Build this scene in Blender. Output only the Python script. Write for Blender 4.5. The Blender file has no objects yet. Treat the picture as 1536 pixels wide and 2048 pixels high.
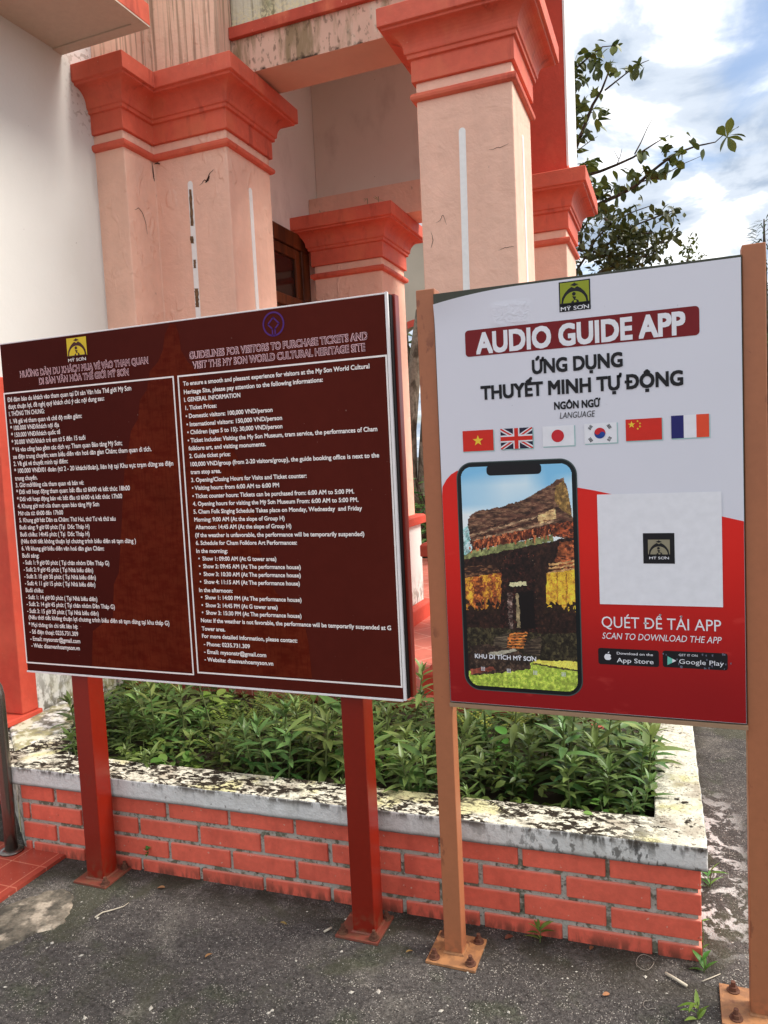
import bpy, bmesh, math, random
import numpy as np
from mathutils import Vector, Matrix
rnd = random.Random(7)
S = bpy.context.scene
COL = S.collection
PI = math.pi

# ------------------------------------------------------------------ camera, sky, sun, exposure
YAW, PITCH, ROLL, FPX = -0.373269, -0.0750505, -0.0483205, 1500.0
CAMH = 1.5
def cam_axes():
    c, s = math.cos(YAW), math.sin(YAW)
    r = Vector((c, -s, 0)); f = Vector((s, c, 0)); u = Vector((0, 0, 1))
    cp, sp = math.cos(PITCH), math.sin(PITCH)
    f2 = f*cp + u*sp; u2 = u*cp - f*sp
    cr, sr = math.cos(ROLL), math.sin(ROLL)
    return r*cr + u2*sr, u2*cr - r*sr, f2
AR, AU, AF = cam_axes()
CAMP = Vector((0, 0, CAMH))
cd = bpy.data.cameras.new('camera'); cam = bpy.data.objects.new('camera', cd); COL.objects.link(cam)
cd.sensor_fit = 'HORIZONTAL'; cd.sensor_width = 36; cd.lens = 36*FPX/1536
cd.clip_start = 0.05; cd.clip_end = 1500
cam.matrix_world = Matrix(((AR.x, AU.x, -AF.x, 0), (AR.y, AU.y, -AF.y, 0), (AR.z, AU.z, -AF.z, CAMH), (0, 0, 0, 1)))
S.camera = cam
def ray(px, py): return AR*((px-768)/FPX) + AU*((1024-py)/FPX) + AF
def at(px, py, Y): d = ray(px, py); return CAMP + d*(Y/d.y)      # pixel of the photograph -> point on the plane y = Y
def atx(px, py, X): d = ray(px, py); return CAMP + d*(X/d.x)
def atz(px, py, Z): d = ray(px, py); return CAMP + d*((Z-CAMH)/d.z)

SUN_EL, SUN_AZ = math.radians(48), math.radians(72)     # azimuth clockwise from +Y
w = bpy.data.worlds.new('World'); S.world = w; w.use_nodes = True
nt = w.node_tree; nt.nodes.clear()
def wn(t, **k):
    n = nt.nodes.new(t)
    for a, b in k.items(): setattr(n, a, b)
    return n
out = wn('ShaderNodeOutputWorld'); mixs = wn('ShaderNodeMixShader')
bg1 = wn('ShaderNodeBackground'); bg2 = wn('ShaderNodeBackground')
sky = wn('ShaderNodeTexSky', sky_type='NISHITA', sun_disc=False, sun_elevation=SUN_EL, sun_rotation=SUN_AZ, dust_density=1.5)
bg1.inputs[1].default_value = 0.11
nt.links.new(sky.outputs[0], bg1.inputs[0])
tc = wn('ShaderNodeTexCoord'); sep = wn('ShaderNodeSeparateXYZ'); nt.links.new(tc.outputs['Generated'], sep.inputs[0])
mx = wn('ShaderNodeMath', operation='MAXIMUM'); mx.inputs[1].default_value = 0.0; nt.links.new(sep.outputs[2], mx.inputs[0])
ad = wn('ShaderNodeMath', operation='ADD'); ad.inputs[1].default_value = 0.25; nt.links.new(mx.outputs[0], ad.inputs[0])
dx = wn('ShaderNodeMath', operation='DIVIDE'); dy = wn('ShaderNodeMath', operation='DIVIDE')
nt.links.new(sep.outputs[0], dx.inputs[0]); nt.links.new(ad.outputs[0], dx.inputs[1])
nt.links.new(sep.outputs[1], dy.inputs[0]); nt.links.new(ad.outputs[0], dy.inputs[1])
cmb = wn('ShaderNodeCombineXYZ'); nt.links.new(dx.outputs[0], cmb.inputs[0]); nt.links.new(dy.outputs[0], cmb.inputs[1])
def wnoise(scale, detail, off, rough=0.55):
    mp = wn('ShaderNodeMapping'); mp.inputs['Location'].default_value = off
    n = wn('ShaderNodeTexNoise'); n.inputs['Scale'].default_value = scale; n.inputs['Detail'].default_value = detail
    n.inputs['Roughness'].default_value = rough; n.inputs['Distortion'].default_value = 0.35
    nt.links.new(cmb.outputs[0], mp.inputs[0]); nt.links.new(mp.outputs[0], n.inputs[0]); return n
def wramp(src, stops):
    r = wn('ShaderNodeValToRGB'); r.color_ramp.interpolation = 'EASE'
    e = r.color_ramp.elements
    while len(e) < len(stops): e.new(0.5)
    for i, (p, c) in enumerate(stops): e[i].position = p; e[i].color = (c[0], c[1], c[2], 1) if isinstance(c, tuple) else (c, c, c, 1)
    nt.links.new(src, r.inputs[0]); return r
cover = wramp(wnoise(2.6, 9, (3.1, 1.2, 0)).outputs[0], [(0.31, 0.08), (0.47, 1.0)])
shade = wramp(wnoise(3.4, 6, (0.4, 5.3, 2)).outputs[0], [(0.37, (0.28, 0.34, 0.43)), (0.47, (0.46, 0.51, 0.58)), (0.57, (0.95, 0.95, 0.95))])
nt.links.new(shade.outputs[0], bg2.inputs[0]); bg2.inputs[1].default_value = 1.0
nt.links.new(cover.outputs[0], mixs.inputs[0]); nt.links.new(bg1.outputs[0], mixs.inputs[1]); nt.links.new(bg2.outputs[0], mixs.inputs[2])
nt.links.new(mixs.outputs[0], out.inputs[0])

sl = bpy.data.lights.new('sun', 'SUN'); sun = bpy.data.objects.new('sun', sl); COL.objects.link(sun)
sl.energy = 2.5; sl.angle = math.radians(22); sl.color = (1.0, 0.95, 0.88)
sd = Vector((math.sin(SUN_AZ)*math.cos(SUN_EL), math.cos(SUN_AZ)*math.cos(SUN_EL), math.sin(SUN_EL)))
sun.rotation_euler = sd.to_track_quat('Z', 'Y').to_euler()
sun.location = sd*20
S.view_settings.view_transform = 'Standard'; S.view_settings.look = 'None'
S.view_settings.exposure = 0.78; S.view_settings.gamma = 1.0

# ------------------------------------------------------------------ material helpers
def lin(r, g, b):
    f = lambda v: (v/255/12.92) if v/255 <= 0.04045 else ((v/255+0.055)/1.055)**2.4
    return (f(r), f(g), f(b))
class MT:
    """small node builder: world position coordinates, layered noise stains, bump"""
    def __init__(s, name, col, rough=0.7, spec=0.3):
        s.m = bpy.data.materials.new(name); s.m.use_nodes = True
        s.t = s.m.node_tree; s.p = s.t.nodes['Principled BSDF']
        s.p.inputs['Roughness'].default_value = rough
        s.p.inputs['Specular IOR Level'].default_value = spec
        s.geo = s.n('ShaderNodeNewGeometry'); s.pos = s.geo.outputs['Position']
        rgb = s.n('ShaderNodeRGB'); rgb.outputs[0].default_value = (*col, 1); s.c = rgb.outputs[0]
        s.h = None
    def n(s, t, **k):
        x = s.t.nodes.new(t)
        for a, b in k.items(): setattr(x, a, b)
        return x
    def l(s, a, b): s.t.links.new(a, b)
    def noise(s, scale, detail=4, stretch=(1, 1, 1), off=(0, 0, 0), rough=0.55, dist=0.0, vec=None):
        mp = s.n('ShaderNodeMapping'); mp.inputs['Scale'].default_value = stretch; mp.inputs['Location'].default_value = off
        s.l(vec or s.pos, mp.inputs[0]); x = s.n('ShaderNodeTexNoise')
        x.inputs['Scale'].default_value = scale; x.inputs['Detail'].default_value = detail
        x.inputs['Roughness'].default_value = rough; x.inputs['Distortion'].default_value = dist
        s.l(mp.outputs[0], x.inputs[0]); return x.outputs[0]
    def vor(s, scale, feature='F1', off=(0, 0, 0), stretch=(1, 1, 1), out='Distance'):
        mp = s.n('ShaderNodeMapping'); mp.inputs['Scale'].default_value = stretch; mp.inputs['Location'].default_value = off
        s.l(s.pos, mp.inputs[0]); x = s.n('ShaderNodeTexVoronoi'); x.feature = feature
        x.inputs['Scale'].default_value = scale; s.l(mp.outputs[0], x.inputs[0]); return x.outputs[out]
    def ramp(s, v, lo, hi, inv=False):
        r = s.n('ShaderNodeMapRange'); r.interpolation_type = 'SMOOTHSTEP'
        r.inputs[1].default_value = lo; r.inputs[2].default_value = hi
        r.inputs[3].default_value = 1 if inv else 0; r.inputs[4].default_value = 0 if inv else 1
        s.l(v, r.inputs[0]); return r.outputs[0]
    def math(s, op, a, b):
        x = s.n('ShaderNodeMath', operation=op)
        for i, v in enumerate((a, b)):
            if isinstance(v, (int, float)): x.inputs[i].default_value = v
            else: s.l(v, x.inputs[i])
        return x.outputs[0]
    def mul(s, a, b): return s.math('MULTIPLY', a, b)
    def mix(s, fac, col, blend='MIX'):
        x = s.n('ShaderNodeMix', data_type='RGBA', blend_type=blend)
        if isinstance(fac, (int, float)): x.inputs[0].default_value = fac
        else: s.l(fac, x.inputs[0])
        s.l(s.c, x.inputs[6])
        if isinstance(col, tuple): x.inputs[7].default_value = (*col, 1)
        else: s.l(col, x.inputs[7])
        s.c = x.outputs[2]; return s
    def vary(s, amt, scale, stretch=(1, 1, 1), off=(0, 0, 0), detail=5):
        r = s.n('ShaderNodeMapRange'); r.inputs[1].default_value = 0.25; r.inputs[2].default_value = 0.75
        r.inputs[3].default_value = 1-amt; r.inputs[4].default_value = 1+amt
        s.l(s.noise(scale, detail, stretch, off), r.inputs[0])
        x = s.n('ShaderNodeMix', data_type='RGBA', blend_type='MULTIPLY'); x.inputs[0].default_value = 1
        s.l(s.c, x.inputs[6]); s.l(r.outputs[0], x.inputs[7]); s.c = x.outputs[2]; return s
    def axis(s, i):
        x = s.n('ShaderNodeSeparateXYZ'); s.l(s.pos, x.inputs[0]); return x.outputs[i]
    def nrm(s, i):
        x = s.n('ShaderNodeSeparateXYZ'); s.l(s.geo.outputs['Normal'], x.inputs[0]); return x.outputs[i]
    def height(s, v, k):
        t = s.mul(v, k); s.h = t if s.h is None else s.math('ADD', s.h, t); return s
    def done(s, bump=0.0, dist=0.01):
        s.l(s.c, s.p.inputs['Base Color'])
        if s.h is not None:
            b = s.n('ShaderNodeBump'); b.inputs['Strength'].default_value = bump or 0.5; b.inputs['Distance'].default_value = dist
            s.l(s.h, b.inputs['Height']); s.l(b.outputs[0], s.p.inputs['Normal'])
        return s.m
def flat(name, col, rough=0.55, spec=0.3):
    m = MT(name, col, rough, spec); m.vary(0.05, 40); return m.done()

# ------------------------------------------------------------------ mesh helpers
class MB:
    def __init__(s): s.v = []; s.f = []; s.mi = []
    def add(s, vs, fs, mi=0):
        b = len(s.v); s.v += [tuple(p) for p in vs]; s.f += [tuple(b+i for i in f) for f in fs]; s.mi += [mi]*len(fs); return s
    def quad(s, a, b, c, d, mi=0): return s.add([a, b, c, d], [(0, 1, 2, 3)], mi)
    def box(s, x0, x1, y0, y1, z0, z1, bev=0.0, mi=0, rot=None, seg=2):
        bm = bmesh.new(); bmesh.ops.create_cube(bm, size=1)
        for v in bm.verts: v.co = Vector(((x0+x1)/2+v.co.x*(x1-x0), (y0+y1)/2+v.co.y*(y1-y0), (z0+z1)/2+v.co.z*(z1-z0)))
        if bev: bmesh.ops.bevel(bm, geom=bm.edges[:]+bm.verts[:], offset=bev, segments=seg, affect='EDGES', profile=0.5)
        if rot: bmesh.ops.transform(bm, matrix=rot, verts=bm.verts)
        bm.verts.index_update()
        s.add([v.co[:] for v in bm.verts], [[v.index for v in f.verts] for f in bm.faces], mi); bm.free(); return s
    def prism(s, pts, z0, z1, mi=0, caps=True):
        n = len(pts); vs = [(x, y, z0) for x, y in pts]+[(x, y, z1) for x, y in pts]
        fs = [(i, (i+1) % n, n+(i+1) % n, n+i) for i in range(n)]
        if caps: fs += [tuple(range(n, 2*n)), tuple(range(n-1, -1, -1))]
        return s.add(vs, fs, mi)
    def tube(s, pts, r, n=8, mi=0, cap=True):
        pts = [Vector(p) for p in pts]; rs = r if isinstance(r, (list, tuple)) else [r]*len(pts)
        vs = []; fs = []; ref = None
        for i, p in enumerate(pts):
            t = (pts[min(i+1, len(pts)-1)]-pts[max(i-1, 0)]).normalized()
            if ref is None: ref = Vector((1, 0, 0)) if abs(t.x) < 0.8 else Vector((0, 1, 0))
            a = (ref-t*ref.dot(t)).normalized(); b = t.cross(a); ref = a
            for k in range(n):
                an = 2*PI*k/n; vs.append(p+(a*math.cos(an)+b*math.sin(an))*rs[i])
        for i in range(len(pts)-1):
            for k in range(n): fs.append((i*n+k, i*n+(k+1) % n, (i+1)*n+(k+1) % n, (i+1)*n+k))
        if cap: fs += [tuple(range(n-1, -1, -1)), tuple((len(pts)-1)*n+k for k in range(n))]
        return s.add(vs, fs, mi)
ORG = {}
def link(name, me, mats, parent=None):
    o = bpy.data.objects.new(name, me); COL.objects.link(o)
    for m in (mats if isinstance(mats, (list, tuple)) else [mats]): me.materials.append(m)
    if parent:
        o.parent = parent; g = ORG.get(parent.name, Vector((0, 0, 0))); ORG[o.name] = g
        if g.length: me.transform(Matrix.Translation(-g))
    return o
def obj(name, mb, mats, parent=None, smooth=False, col=None, recalc=True):
    me = bpy.data.meshes.new(name); me.from_pydata(mb.v, [], mb.f)
    if any(mb.mi): me.polygons.foreach_set('material_index', mb.mi)
    if recalc:
        bm = bmesh.new(); bm.from_mesh(me); bmesh.ops.recalc_face_normals(bm, faces=bm.faces[:]); bm.to_mesh(me); bm.free()
    if smooth: me.polygons.foreach_set('use_smooth', [True]*len(me.polygons))
    me.update()
    return link(name, me, mats, parent)
def tag(o, label=None, cat=None, group=None, kind=None):
    if label: o['label'] = label
    if cat: o['category'] = cat
    if group: o['group'] = group
    if kind: o['kind'] = kind
    return o
def empty(name, loc, label, cat, group=None):
    o = bpy.data.objects.new(name, None); COL.objects.link(o); o.location = loc; o.empty_display_size = 0.1
    ORG[o.name] = Vector(loc); return tag(o, label, cat, group)

# ------------------------------------------------------------------ materials
def m_asphalt():
    m = MT('old_asphalt', lin(88, 83, 79), 0.92, 0.15)
    m.mix(m.mul(m.ramp(m.noise(1.6, 6, off=(4, 2, 0)), 0.42, 0.62), 0.55), lin(70, 66, 63))
    m.mix(m.mul(m.ramp(m.noise(2.6, 7, off=(9, 1, 0), dist=0.6), 0.56, 0.70), 0.5), lin(128, 122, 112))
    m.mix(m.mul(m.ramp(m.noise(5, 6, off=(1, 7, 0)), 0.56, 0.68), 0.45), lin(76, 82, 60))
    m.vary(0.6, 75, detail=4); m.vary(0.5, 230, detail=2, off=(3, 3, 3)); m.vary(0.16, 14, detail=6, off=(1, 3, 3))
    m.mix(m.mul(m.ramp(m.vor(150), 0.20, 0.30, True), m.ramp(m.noise(22, 5), 0.42, 0.58)), lin(178, 170, 158))
    m.mix(m.mul(m.ramp(m.noise(170, 2, off=(5, 0, 1)), 0.66, 0.72), 0.8), lin(190, 186, 178))
    m.mix(m.mul(m.ramp(m.noise(3.1, 7, off=(2, 6, 0), dist=0.5), 0.52, 0.64), 0.45), lin(84, 86, 62))
    ck = m.mul(m.ramp(m.vor(1.1, 'DISTANCE_TO_EDGE', (0.35, 0.8, 0)), 0.0, 0.005, True), m.ramp(m.noise(2.2, 4, off=(8, 8, 1)), 0.50, 0.56))
    m.mix(m.mul(ck, 0.45), lin(40, 37, 34))
    damp = m.mul(m.mul(m.ramp(m.axis(1), 1.98, 2.14), m.ramp(m.axis(0), 0.06, 0.14, True)), m.ramp(m.noise(9, 6, off=(3, 0, 3)), 0.36, 0.58))
    m.mix(m.mul(damp, 0.75), lin(58, 54, 44))
    # white paint spilled along the planter's right side
    y, x = m.axis(1), m.axis(0)
    band = m.mul(m.mul(m.ramp(x, 0.0, 0.06), m.ramp(x, 0.13, 0.24, True)), m.mul(m.ramp(y, 2.2, 2.5), m.ramp(y, 3.0, 3.5, True)))
    m.mix(m.mul(band, m.ramp(m.noise(17, 7, (1, 1.0, 1), (2, 2, 2), 0.65, 0.5), 0.50, 0.56)), lin(205, 202, 196))
    m.height(m.noise(150, 3), 1.0).height(m.noise(45, 4, off=(2, 2, 2)), 0.8)
    return m.done(0.9, 0.008)
def m_pink(name='pink_plaster', streak=0.0, peel=True):
    m = MT(name, lin(246, 198, 174), 0.8, 0.25)
    m.vary(0.07, 2.2); m.vary(0.05, 14, off=(3, 1, 2)); m.vary(0.05, 9, (1, 1, 0.12), (7, 3, 1))
    m.mix(m.mul(m.ramp(m.noise(3.2, 7, off=(2, 8, 1), dist=1.2), 0.60, 0.76), 0.35), lin(244, 204, 180))
    m.mix(m.mul(m.ramp(m.noise(7, 6, (1, 1, 0.07), (4, 2, 1)), 0.54, 0.74), 0.28), lin(206, 156, 134))
    m.mix(m.mul(m.ramp(m.noise(1.7, 7, off=(6, 1, 4), dist=0.8), 0.52, 0.66), 0.25), lin(246, 204, 182))
    m.mix(m.mul(m.ramp(m.noise(26, 5, (1, 1, 0.5), (1, 9, 4)), 0.70, 0.75), 0.5), lin(150, 112, 96))
    if streak:
        st = m.ramp(m.noise(52, 5, (1, 1, 0.03), (0, 4, 0)), 0.48, 0.66)
        m.mix(0.35, lin(214, 186, 158)); m.mix(m.mul(st, streak), lin(128, 104, 82))
        m.mix(m.mul(m.ramp(m.noise(60, 3, (1, 1, 0.03), (3, 4, 0)), 0.55, 0.7), streak*0.8), lin(96, 76, 60))
    bl = m.mul(m.ramp(m.noise(15, 2, (1, 1, 0.55), (2, 1, 1), dist=0.5), 0.56, 0.66), m.mul(m.ramp(m.axis(0), -2.1, -1.9, True), m.ramp(m.noise(2.2, 3, off=(1.5, 2, 0.4)), 0.40, 0.52)))
    m.height(m.noise(8, 5, off=(1, 1, 1), dist=0.6), 1.0).height(m.noise(55, 3), 0.25).height(bl, 0.45)
    return m.done(0.5, 0.02)
def m_red(name, col, dirt=0.35, rough=0.62):
    m = MT(name, col, rough, 0.35)
    m.vary(0.10, 3.5); m.vary(0.08, 22, off=(4, 1, 1))
    m.mix(m.mul(m.ramp(m.noise(13, 6, (1, 1, 0.25), (2, 5, 1)), 0.56, 0.74), dirt), lin(140, 46, 40))
    m.mix(m.mul(m.ramp(m.noise(5, 6, (1, 1, 0.5), (8, 5, 3)), 0.50, 0.70), dirt), lin(232, 128, 92))
    m.mix(m.mul(m.ramp(m.noise(70, 3, off=(3, 3, 0)), 0.70, 0.75), dirt), lin(235, 175, 150))
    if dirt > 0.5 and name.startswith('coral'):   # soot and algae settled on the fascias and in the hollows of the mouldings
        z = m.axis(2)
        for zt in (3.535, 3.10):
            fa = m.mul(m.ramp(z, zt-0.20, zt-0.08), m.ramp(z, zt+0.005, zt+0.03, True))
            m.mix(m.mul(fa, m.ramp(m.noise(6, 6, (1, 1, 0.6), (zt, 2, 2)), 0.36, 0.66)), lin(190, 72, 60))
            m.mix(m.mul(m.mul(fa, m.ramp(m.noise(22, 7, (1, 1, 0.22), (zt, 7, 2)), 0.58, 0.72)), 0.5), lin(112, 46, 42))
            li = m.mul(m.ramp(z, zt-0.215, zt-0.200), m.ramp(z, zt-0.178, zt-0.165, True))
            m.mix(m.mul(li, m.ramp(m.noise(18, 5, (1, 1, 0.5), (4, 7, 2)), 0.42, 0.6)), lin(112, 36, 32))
    m.height(m.noise(12, 5), 1.0).height(m.noise(70, 3), 0.3)
    return m.done(0.3, 0.012)
def m_white_wall():
    m = MT('white_plaster', lin(230, 228, 221), 0.8, 0.25)
    m.vary(0.03, 1.7); m.mix(m.mul(m.ramp(m.noise(2.1, 6, (1, 1, 0.4), (3, 2, 1)), 0.5, 0.75), 0.22), lin(205, 198, 182))
    z = m.axis(2); y = m.axis(1)
    low = m.mul(m.ramp(z, 0.36, 0.72, True), m.ramp(m.noise(20, 8, (1, 1, 0.6), (1, 2, 0), 0.65), 0.44, 0.56))
    m.mix(m.mul(low, 0.85), lin(92, 84, 66))
    m.mix(m.mul(m.mul(m.ramp(z, 0.3, 0.6, True), m.ramp(m.noise(9, 5, off=(7, 7, 7)), 0.45, 0.6)), 0.5), lin(196, 188, 120))
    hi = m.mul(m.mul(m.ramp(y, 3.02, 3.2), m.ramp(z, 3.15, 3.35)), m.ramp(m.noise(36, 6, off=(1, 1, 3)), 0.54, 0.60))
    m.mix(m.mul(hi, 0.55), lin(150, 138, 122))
    m.mix(m.mul(m.ramp(m.noise(60, 2, off=(1, 6, 0)), 0.755, 0.775), 0.7), lin(120, 110, 96))
    m.height(m.noise(5, 4), 1.0).height(m.noise(60, 3), 0.2)
    return m.done(0.2, 0.02)
def m_cap():
    m = MT('lichen_concrete', lin(222, 221, 216), 0.88, 0.2)
    m.vary(0.08, 6); m.vary(0.10, 60)
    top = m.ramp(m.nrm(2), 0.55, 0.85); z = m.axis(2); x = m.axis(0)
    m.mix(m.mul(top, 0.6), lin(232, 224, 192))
    m.mix(m.mul(m.mul(top, m.ramp(m.noise(5, 5, off=(1, 3, 0)), 0.54, 0.64)), 0.6), lin(206, 198, 118))
    m.mix(m.mul(m.mul(top, m.ramp(m.noise(8, 6, off=(6, 3, 0)), 0.52, 0.64)), 0.6), lin(150, 132, 112))
    leftish = m.ramp(x, -0.25, 0.08, True)
    clump = m.ramp(m.noise(6, 5, (1, 1.4, 1), (4, 4, 0)), 0.36, 0.47)
    spots = m.mul(m.ramp(m.noise(30, 10, (1, 1.7, 1), (2, 1, 0), 0.68, 0.5), 0.465, 0.50), clump)
    m.mix(m.mul(m.mul(top, spots), m.math('MAXIMUM', leftish, m.ramp(m.noise(26, 6, off=(0, 9, 0)), 0.58, 0.64))), lin(44, 36, 28))
    m.mix(m.mul(m.mul(top, m.ramp(m.noise(95, 5, off=(5, 1, 0)), 0.56, 0.66)), 0.7), lin(84, 72, 58))
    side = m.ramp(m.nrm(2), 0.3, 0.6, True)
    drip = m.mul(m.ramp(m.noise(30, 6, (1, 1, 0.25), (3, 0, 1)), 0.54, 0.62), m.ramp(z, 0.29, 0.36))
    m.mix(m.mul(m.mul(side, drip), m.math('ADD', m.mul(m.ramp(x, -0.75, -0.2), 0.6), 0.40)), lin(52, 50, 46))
    m.mix(m.mul(m.mul(side, m.ramp(m.noise(38, 7, (1, 1, 0.6), (3, 5, 1)), 0.53, 0.60)), m.mul(m.ramp(x, -0.75, -0.25), 0.8)), lin(64, 62, 58))
    rim = m.mul(m.ramp(z, 0.325, 0.350), m.ramp(m.noise(17, 8, (1, 1, 0.5), (7, 0, 1), 0.65), 0.47, 0.55))
    m.mix(m.mul(m.mul(side, rim), 0.85), lin(70, 60, 50))
    m.mix(m.mul(m.mul(side, m.ramp(m.noise(9, 6, (1, 1, 0.4), (2, 8, 1)), 0.48, 0.64)), 0.25), lin(170, 166, 154))
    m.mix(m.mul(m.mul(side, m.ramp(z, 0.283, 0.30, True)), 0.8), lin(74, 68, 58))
    m.mix(m.mul(side, m.mul(m.ramp(m.noise(48, 4, off=(2, 2, 9)), 0.66, 0.70), 0.8)), lin(150, 145, 136))
    m.height(m.noise(30, 6), 1.0).height(m.noise(120, 3), 0.5)
    return m.done(0.6, 0.008)
def m_brick():
    m = MT('painted_brick', lin(228, 104, 82), 0.6, 0.3)
    m.vary(0.17, 4); m.vary(0.10, 45, off=(1, 1, 1)); m.mix(m.mul(m.ramp(m.noise(9, 6, (1, 1, 0.4), (5, 1, 1)), 0.54, 0.70), 0.35), lin(176, 70, 56))
    m.mix(m.mul(m.ramp(m.noise(55, 5, off=(6, 0, 5)), 0.68, 0.71), 0.8), lin(214, 170, 150))
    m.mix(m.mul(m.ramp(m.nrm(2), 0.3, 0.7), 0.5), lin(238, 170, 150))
    z = m.axis(2)
    grime = m.mul(m.ramp(z, 0.0, 0.055, True), m.ramp(m.noise(34, 6, (1, 1, 0.35), (0, 2, 0)), 0.36, 0.60))
    m.mix(m.mul(grime, 0.8), lin(92, 60, 48))
    m.mix(m.mul(m.ramp(m.noise(100, 3, off=(1, 0, 5)), 0.71, 0.75), 0.6), lin(110, 52, 44))
    m.height(m.noise(22, 5), 1.0).height(m.noise(130, 3), 0.4)
    return m.done(0.35, 0.006)
def m_mortar():
    m = MT('mortar', lin(178, 174, 162), 0.95, 0.1)
    m.mix(m.mul(m.ramp(m.noise(30, 7, off=(1, 2, 3)), 0.50, 0.60), 0.8), lin(96, 98, 76))
    m.mix(m.mul(m.ramp(m.noise(80, 5, off=(7, 2, 3)), 0.57, 0.66), 0.7), lin(66, 64, 54))
    m.mix(m.ramp(m.noise(24, 5, off=(7, 9, 3)), 0.60, 0.66), lin(190, 186, 176))
    m.height(m.noise(90, 4), 1.0); return m.done(0.9, 0.008)
def m_metal(name, col, rough=0.35, wear=0.3, wearcol=(110, 70, 50)):
    m = MT(name, col, rough, 0.5)
    m.vary(0.08, 6, (1, 1, 0.4)); m.vary(0.05, 60)
    m.mix(m.mul(m.ramp(m.noise(50, 5, off=(4, 4, 1)), 0.70, 0.74), wear), lin(*wearcol))
    m.mix(m.mul(m.mul(m.ramp(m.noise(34, 6, (1, 1, 0.5), (9, 2, 5)), 0.60, 0.64), m.ramp(m.noise(4, 3, off=(1, 2, 6)), 0.50, 0.60)), wear), lin(110, 56, 40))
    z = m.axis(2)
    m.mix(m.mul(m.mul(m.ramp(z, 0.01, 0.10, True), m.ramp(m.noise(45, 5), 0.42, 0.6)), 0.5), lin(120, 84, 60))
    m.height(m.noise(35, 4), 1.0); return m.done(0.08, 0.004)
def m_tiles(name, col, grout, size, rough, offx=0.0, offy=0.0, rot=0.0):
    m = MT(name, col, rough, 0.5)
    m.vary(0.12, 3); m.vary(0.07, 30)
    mp = m.n('ShaderNodeMapping'); mp.inputs['Location'].default_value = (offx, offy, 0); mp.inputs['Rotation'].default_value = (0, 0, rot)
    m.l(m.pos, mp.inputs[0])
    b = m.n('ShaderNodeTexBrick'); b.offset = 0.0; b.inputs['Scale'].default_value = 1; b.inputs['Brick Width'].default_value = size; b.inputs['Row Height'].default_value = size
    b.inputs['Mortar Size'].default_value = 0.003; b.inputs['Mortar Smooth'].default_value = 0.2
    m.l(mp.outputs[0], b.inputs[0])
    m.mix(m.mul(b.outputs['Fac'], 0.8), grout)
    m.mix(m.mul(m.ramp(m.noise(120, 3, off=(4, 4, 4)), 0.69, 0.73), 0.7), lin(216, 190, 170))
    m.mix(m.mul(m.ramp(m.noise(6, 5), 0.55, 0.7), 0.25), lin(90, 60, 50))
    return m.done()
def m_leaf(name, c1, c2, rough=0.45, trans=0.25):
    m = MT(name, c1, rough, 0.4)
    at_ = m.n('ShaderNodeAttribute'); at_.attribute_name = 'leafvar'
    m.mix(at_.outputs['Fac'], c2)
    oi = m.n('ShaderNodeObjectInfo'); hs = m.n('ShaderNodeHueSaturation')
    r = m.n('ShaderNodeMapRange'); r.inputs[3].default_value = 0.6; r.inputs[4].default_value = 1.4
    m.l(oi.outputs['Random'], r.inputs[0]); r2_ = m.n('ShaderNodeMapRange'); r2_.inputs[3].default_value = 0.455; r2_.inputs[4].default_value = 0.525; fr = m.math('FRACT', m.mul(oi.outputs['Random'], 7.31), 0); m.l(fr, r2_.inputs[0]); m.l(r2_.outputs[0], hs.inputs['Hue']); m.l(r.outputs[0], hs.inputs['Value']); m.l(m.c, hs.inputs['Color']); m.c = hs.outputs[0]
    m.done()
    tr = m.n('ShaderNodeBsdfTranslucent'); m.l(m.c, tr.inputs[0])
    ms = m.n('ShaderNodeMixShader'); ms.inputs[0].default_value = trans
    m.l(m.p.outputs[0], ms.inputs[1]); m.l(tr.outputs[0], ms.inputs[2]); m.l(ms.outputs[0], m.t.nodes['Material Output'].inputs[0])
    return m.m
def m_bark(name, a, b):
    m = MT(name, a, 0.95, 0.1)
    m.mix(m.ramp(m.noise(12, 6, (1, 1, 0.4), dist=0.6), 0.42, 0.6), b); m.vary(0.3, 40)
    m.height(m.noise(25, 5, (1, 1, 0.3)), 1); return m.done(0.8, 0.02)
def m_moss_wall():
    m = MT('mossy_white_parapet', lin(214, 206, 182), 0.9, 0.15)
    m.mix(m.mul(m.ramp(m.noise(26, 6, (1, 1, 0.05)), 0.44, 0.62), 0.75), lin(128, 118, 92))
    m.mix(m.mul(m.ramp(m.noise(5, 6, (1, 1, 0.4), (3, 1, 1)), 0.45, 0.62), 0.75), lin(120, 122, 66))
    m.mix(m.mul(m.mul(m.ramp(m.axis(2), 3.78, 3.95, True), m.ramp(m.noise(50, 5), 0.46, 0.55)), 0.9), lin(226, 214, 170))
    m.height(m.noise(40, 5), 1); return m.done(0.5, 0.01)
def m_beam():
    m = MT('stained_pink_beam', lin(222, 180, 158), 0.85, 0.2)
    m.vary(0.08, 5)
    front = m.ramp(m.nrm(1), -0.5, -0.2, True)
    m.mix(m.mul(front, m.mul(m.ramp(m.noise(9, 7, (1, 1, 0.16), (1, 3, 0), 0.62), 0.48, 0.62), 0.75)), lin(120, 104, 66))
    m.mix(m.mul(front, m.mul(m.ramp(m.noise(38, 7, (1, 1, 0.5), (3, 3, 0)), 0.54, 0.64), 0.6)), lin(96, 76, 58))
    m.mix(m.mul(front, m.mul(m.ramp(m.axis(2), 3.553, 3.575, True), m.ramp(m.noise(20, 4), 0.5, 0.62))), lin(66, 50, 40))
    m.mix(m.mul(front, m.mul(m.ramp(m.noise(7, 5, (1, 1, 0.4), (9, 3, 0)), 0.55, 0.7), 0.6)), lin(232, 214, 192))
    m.height(m.noise(14, 5), 1); return m.done(0.3, 0.01)

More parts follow.
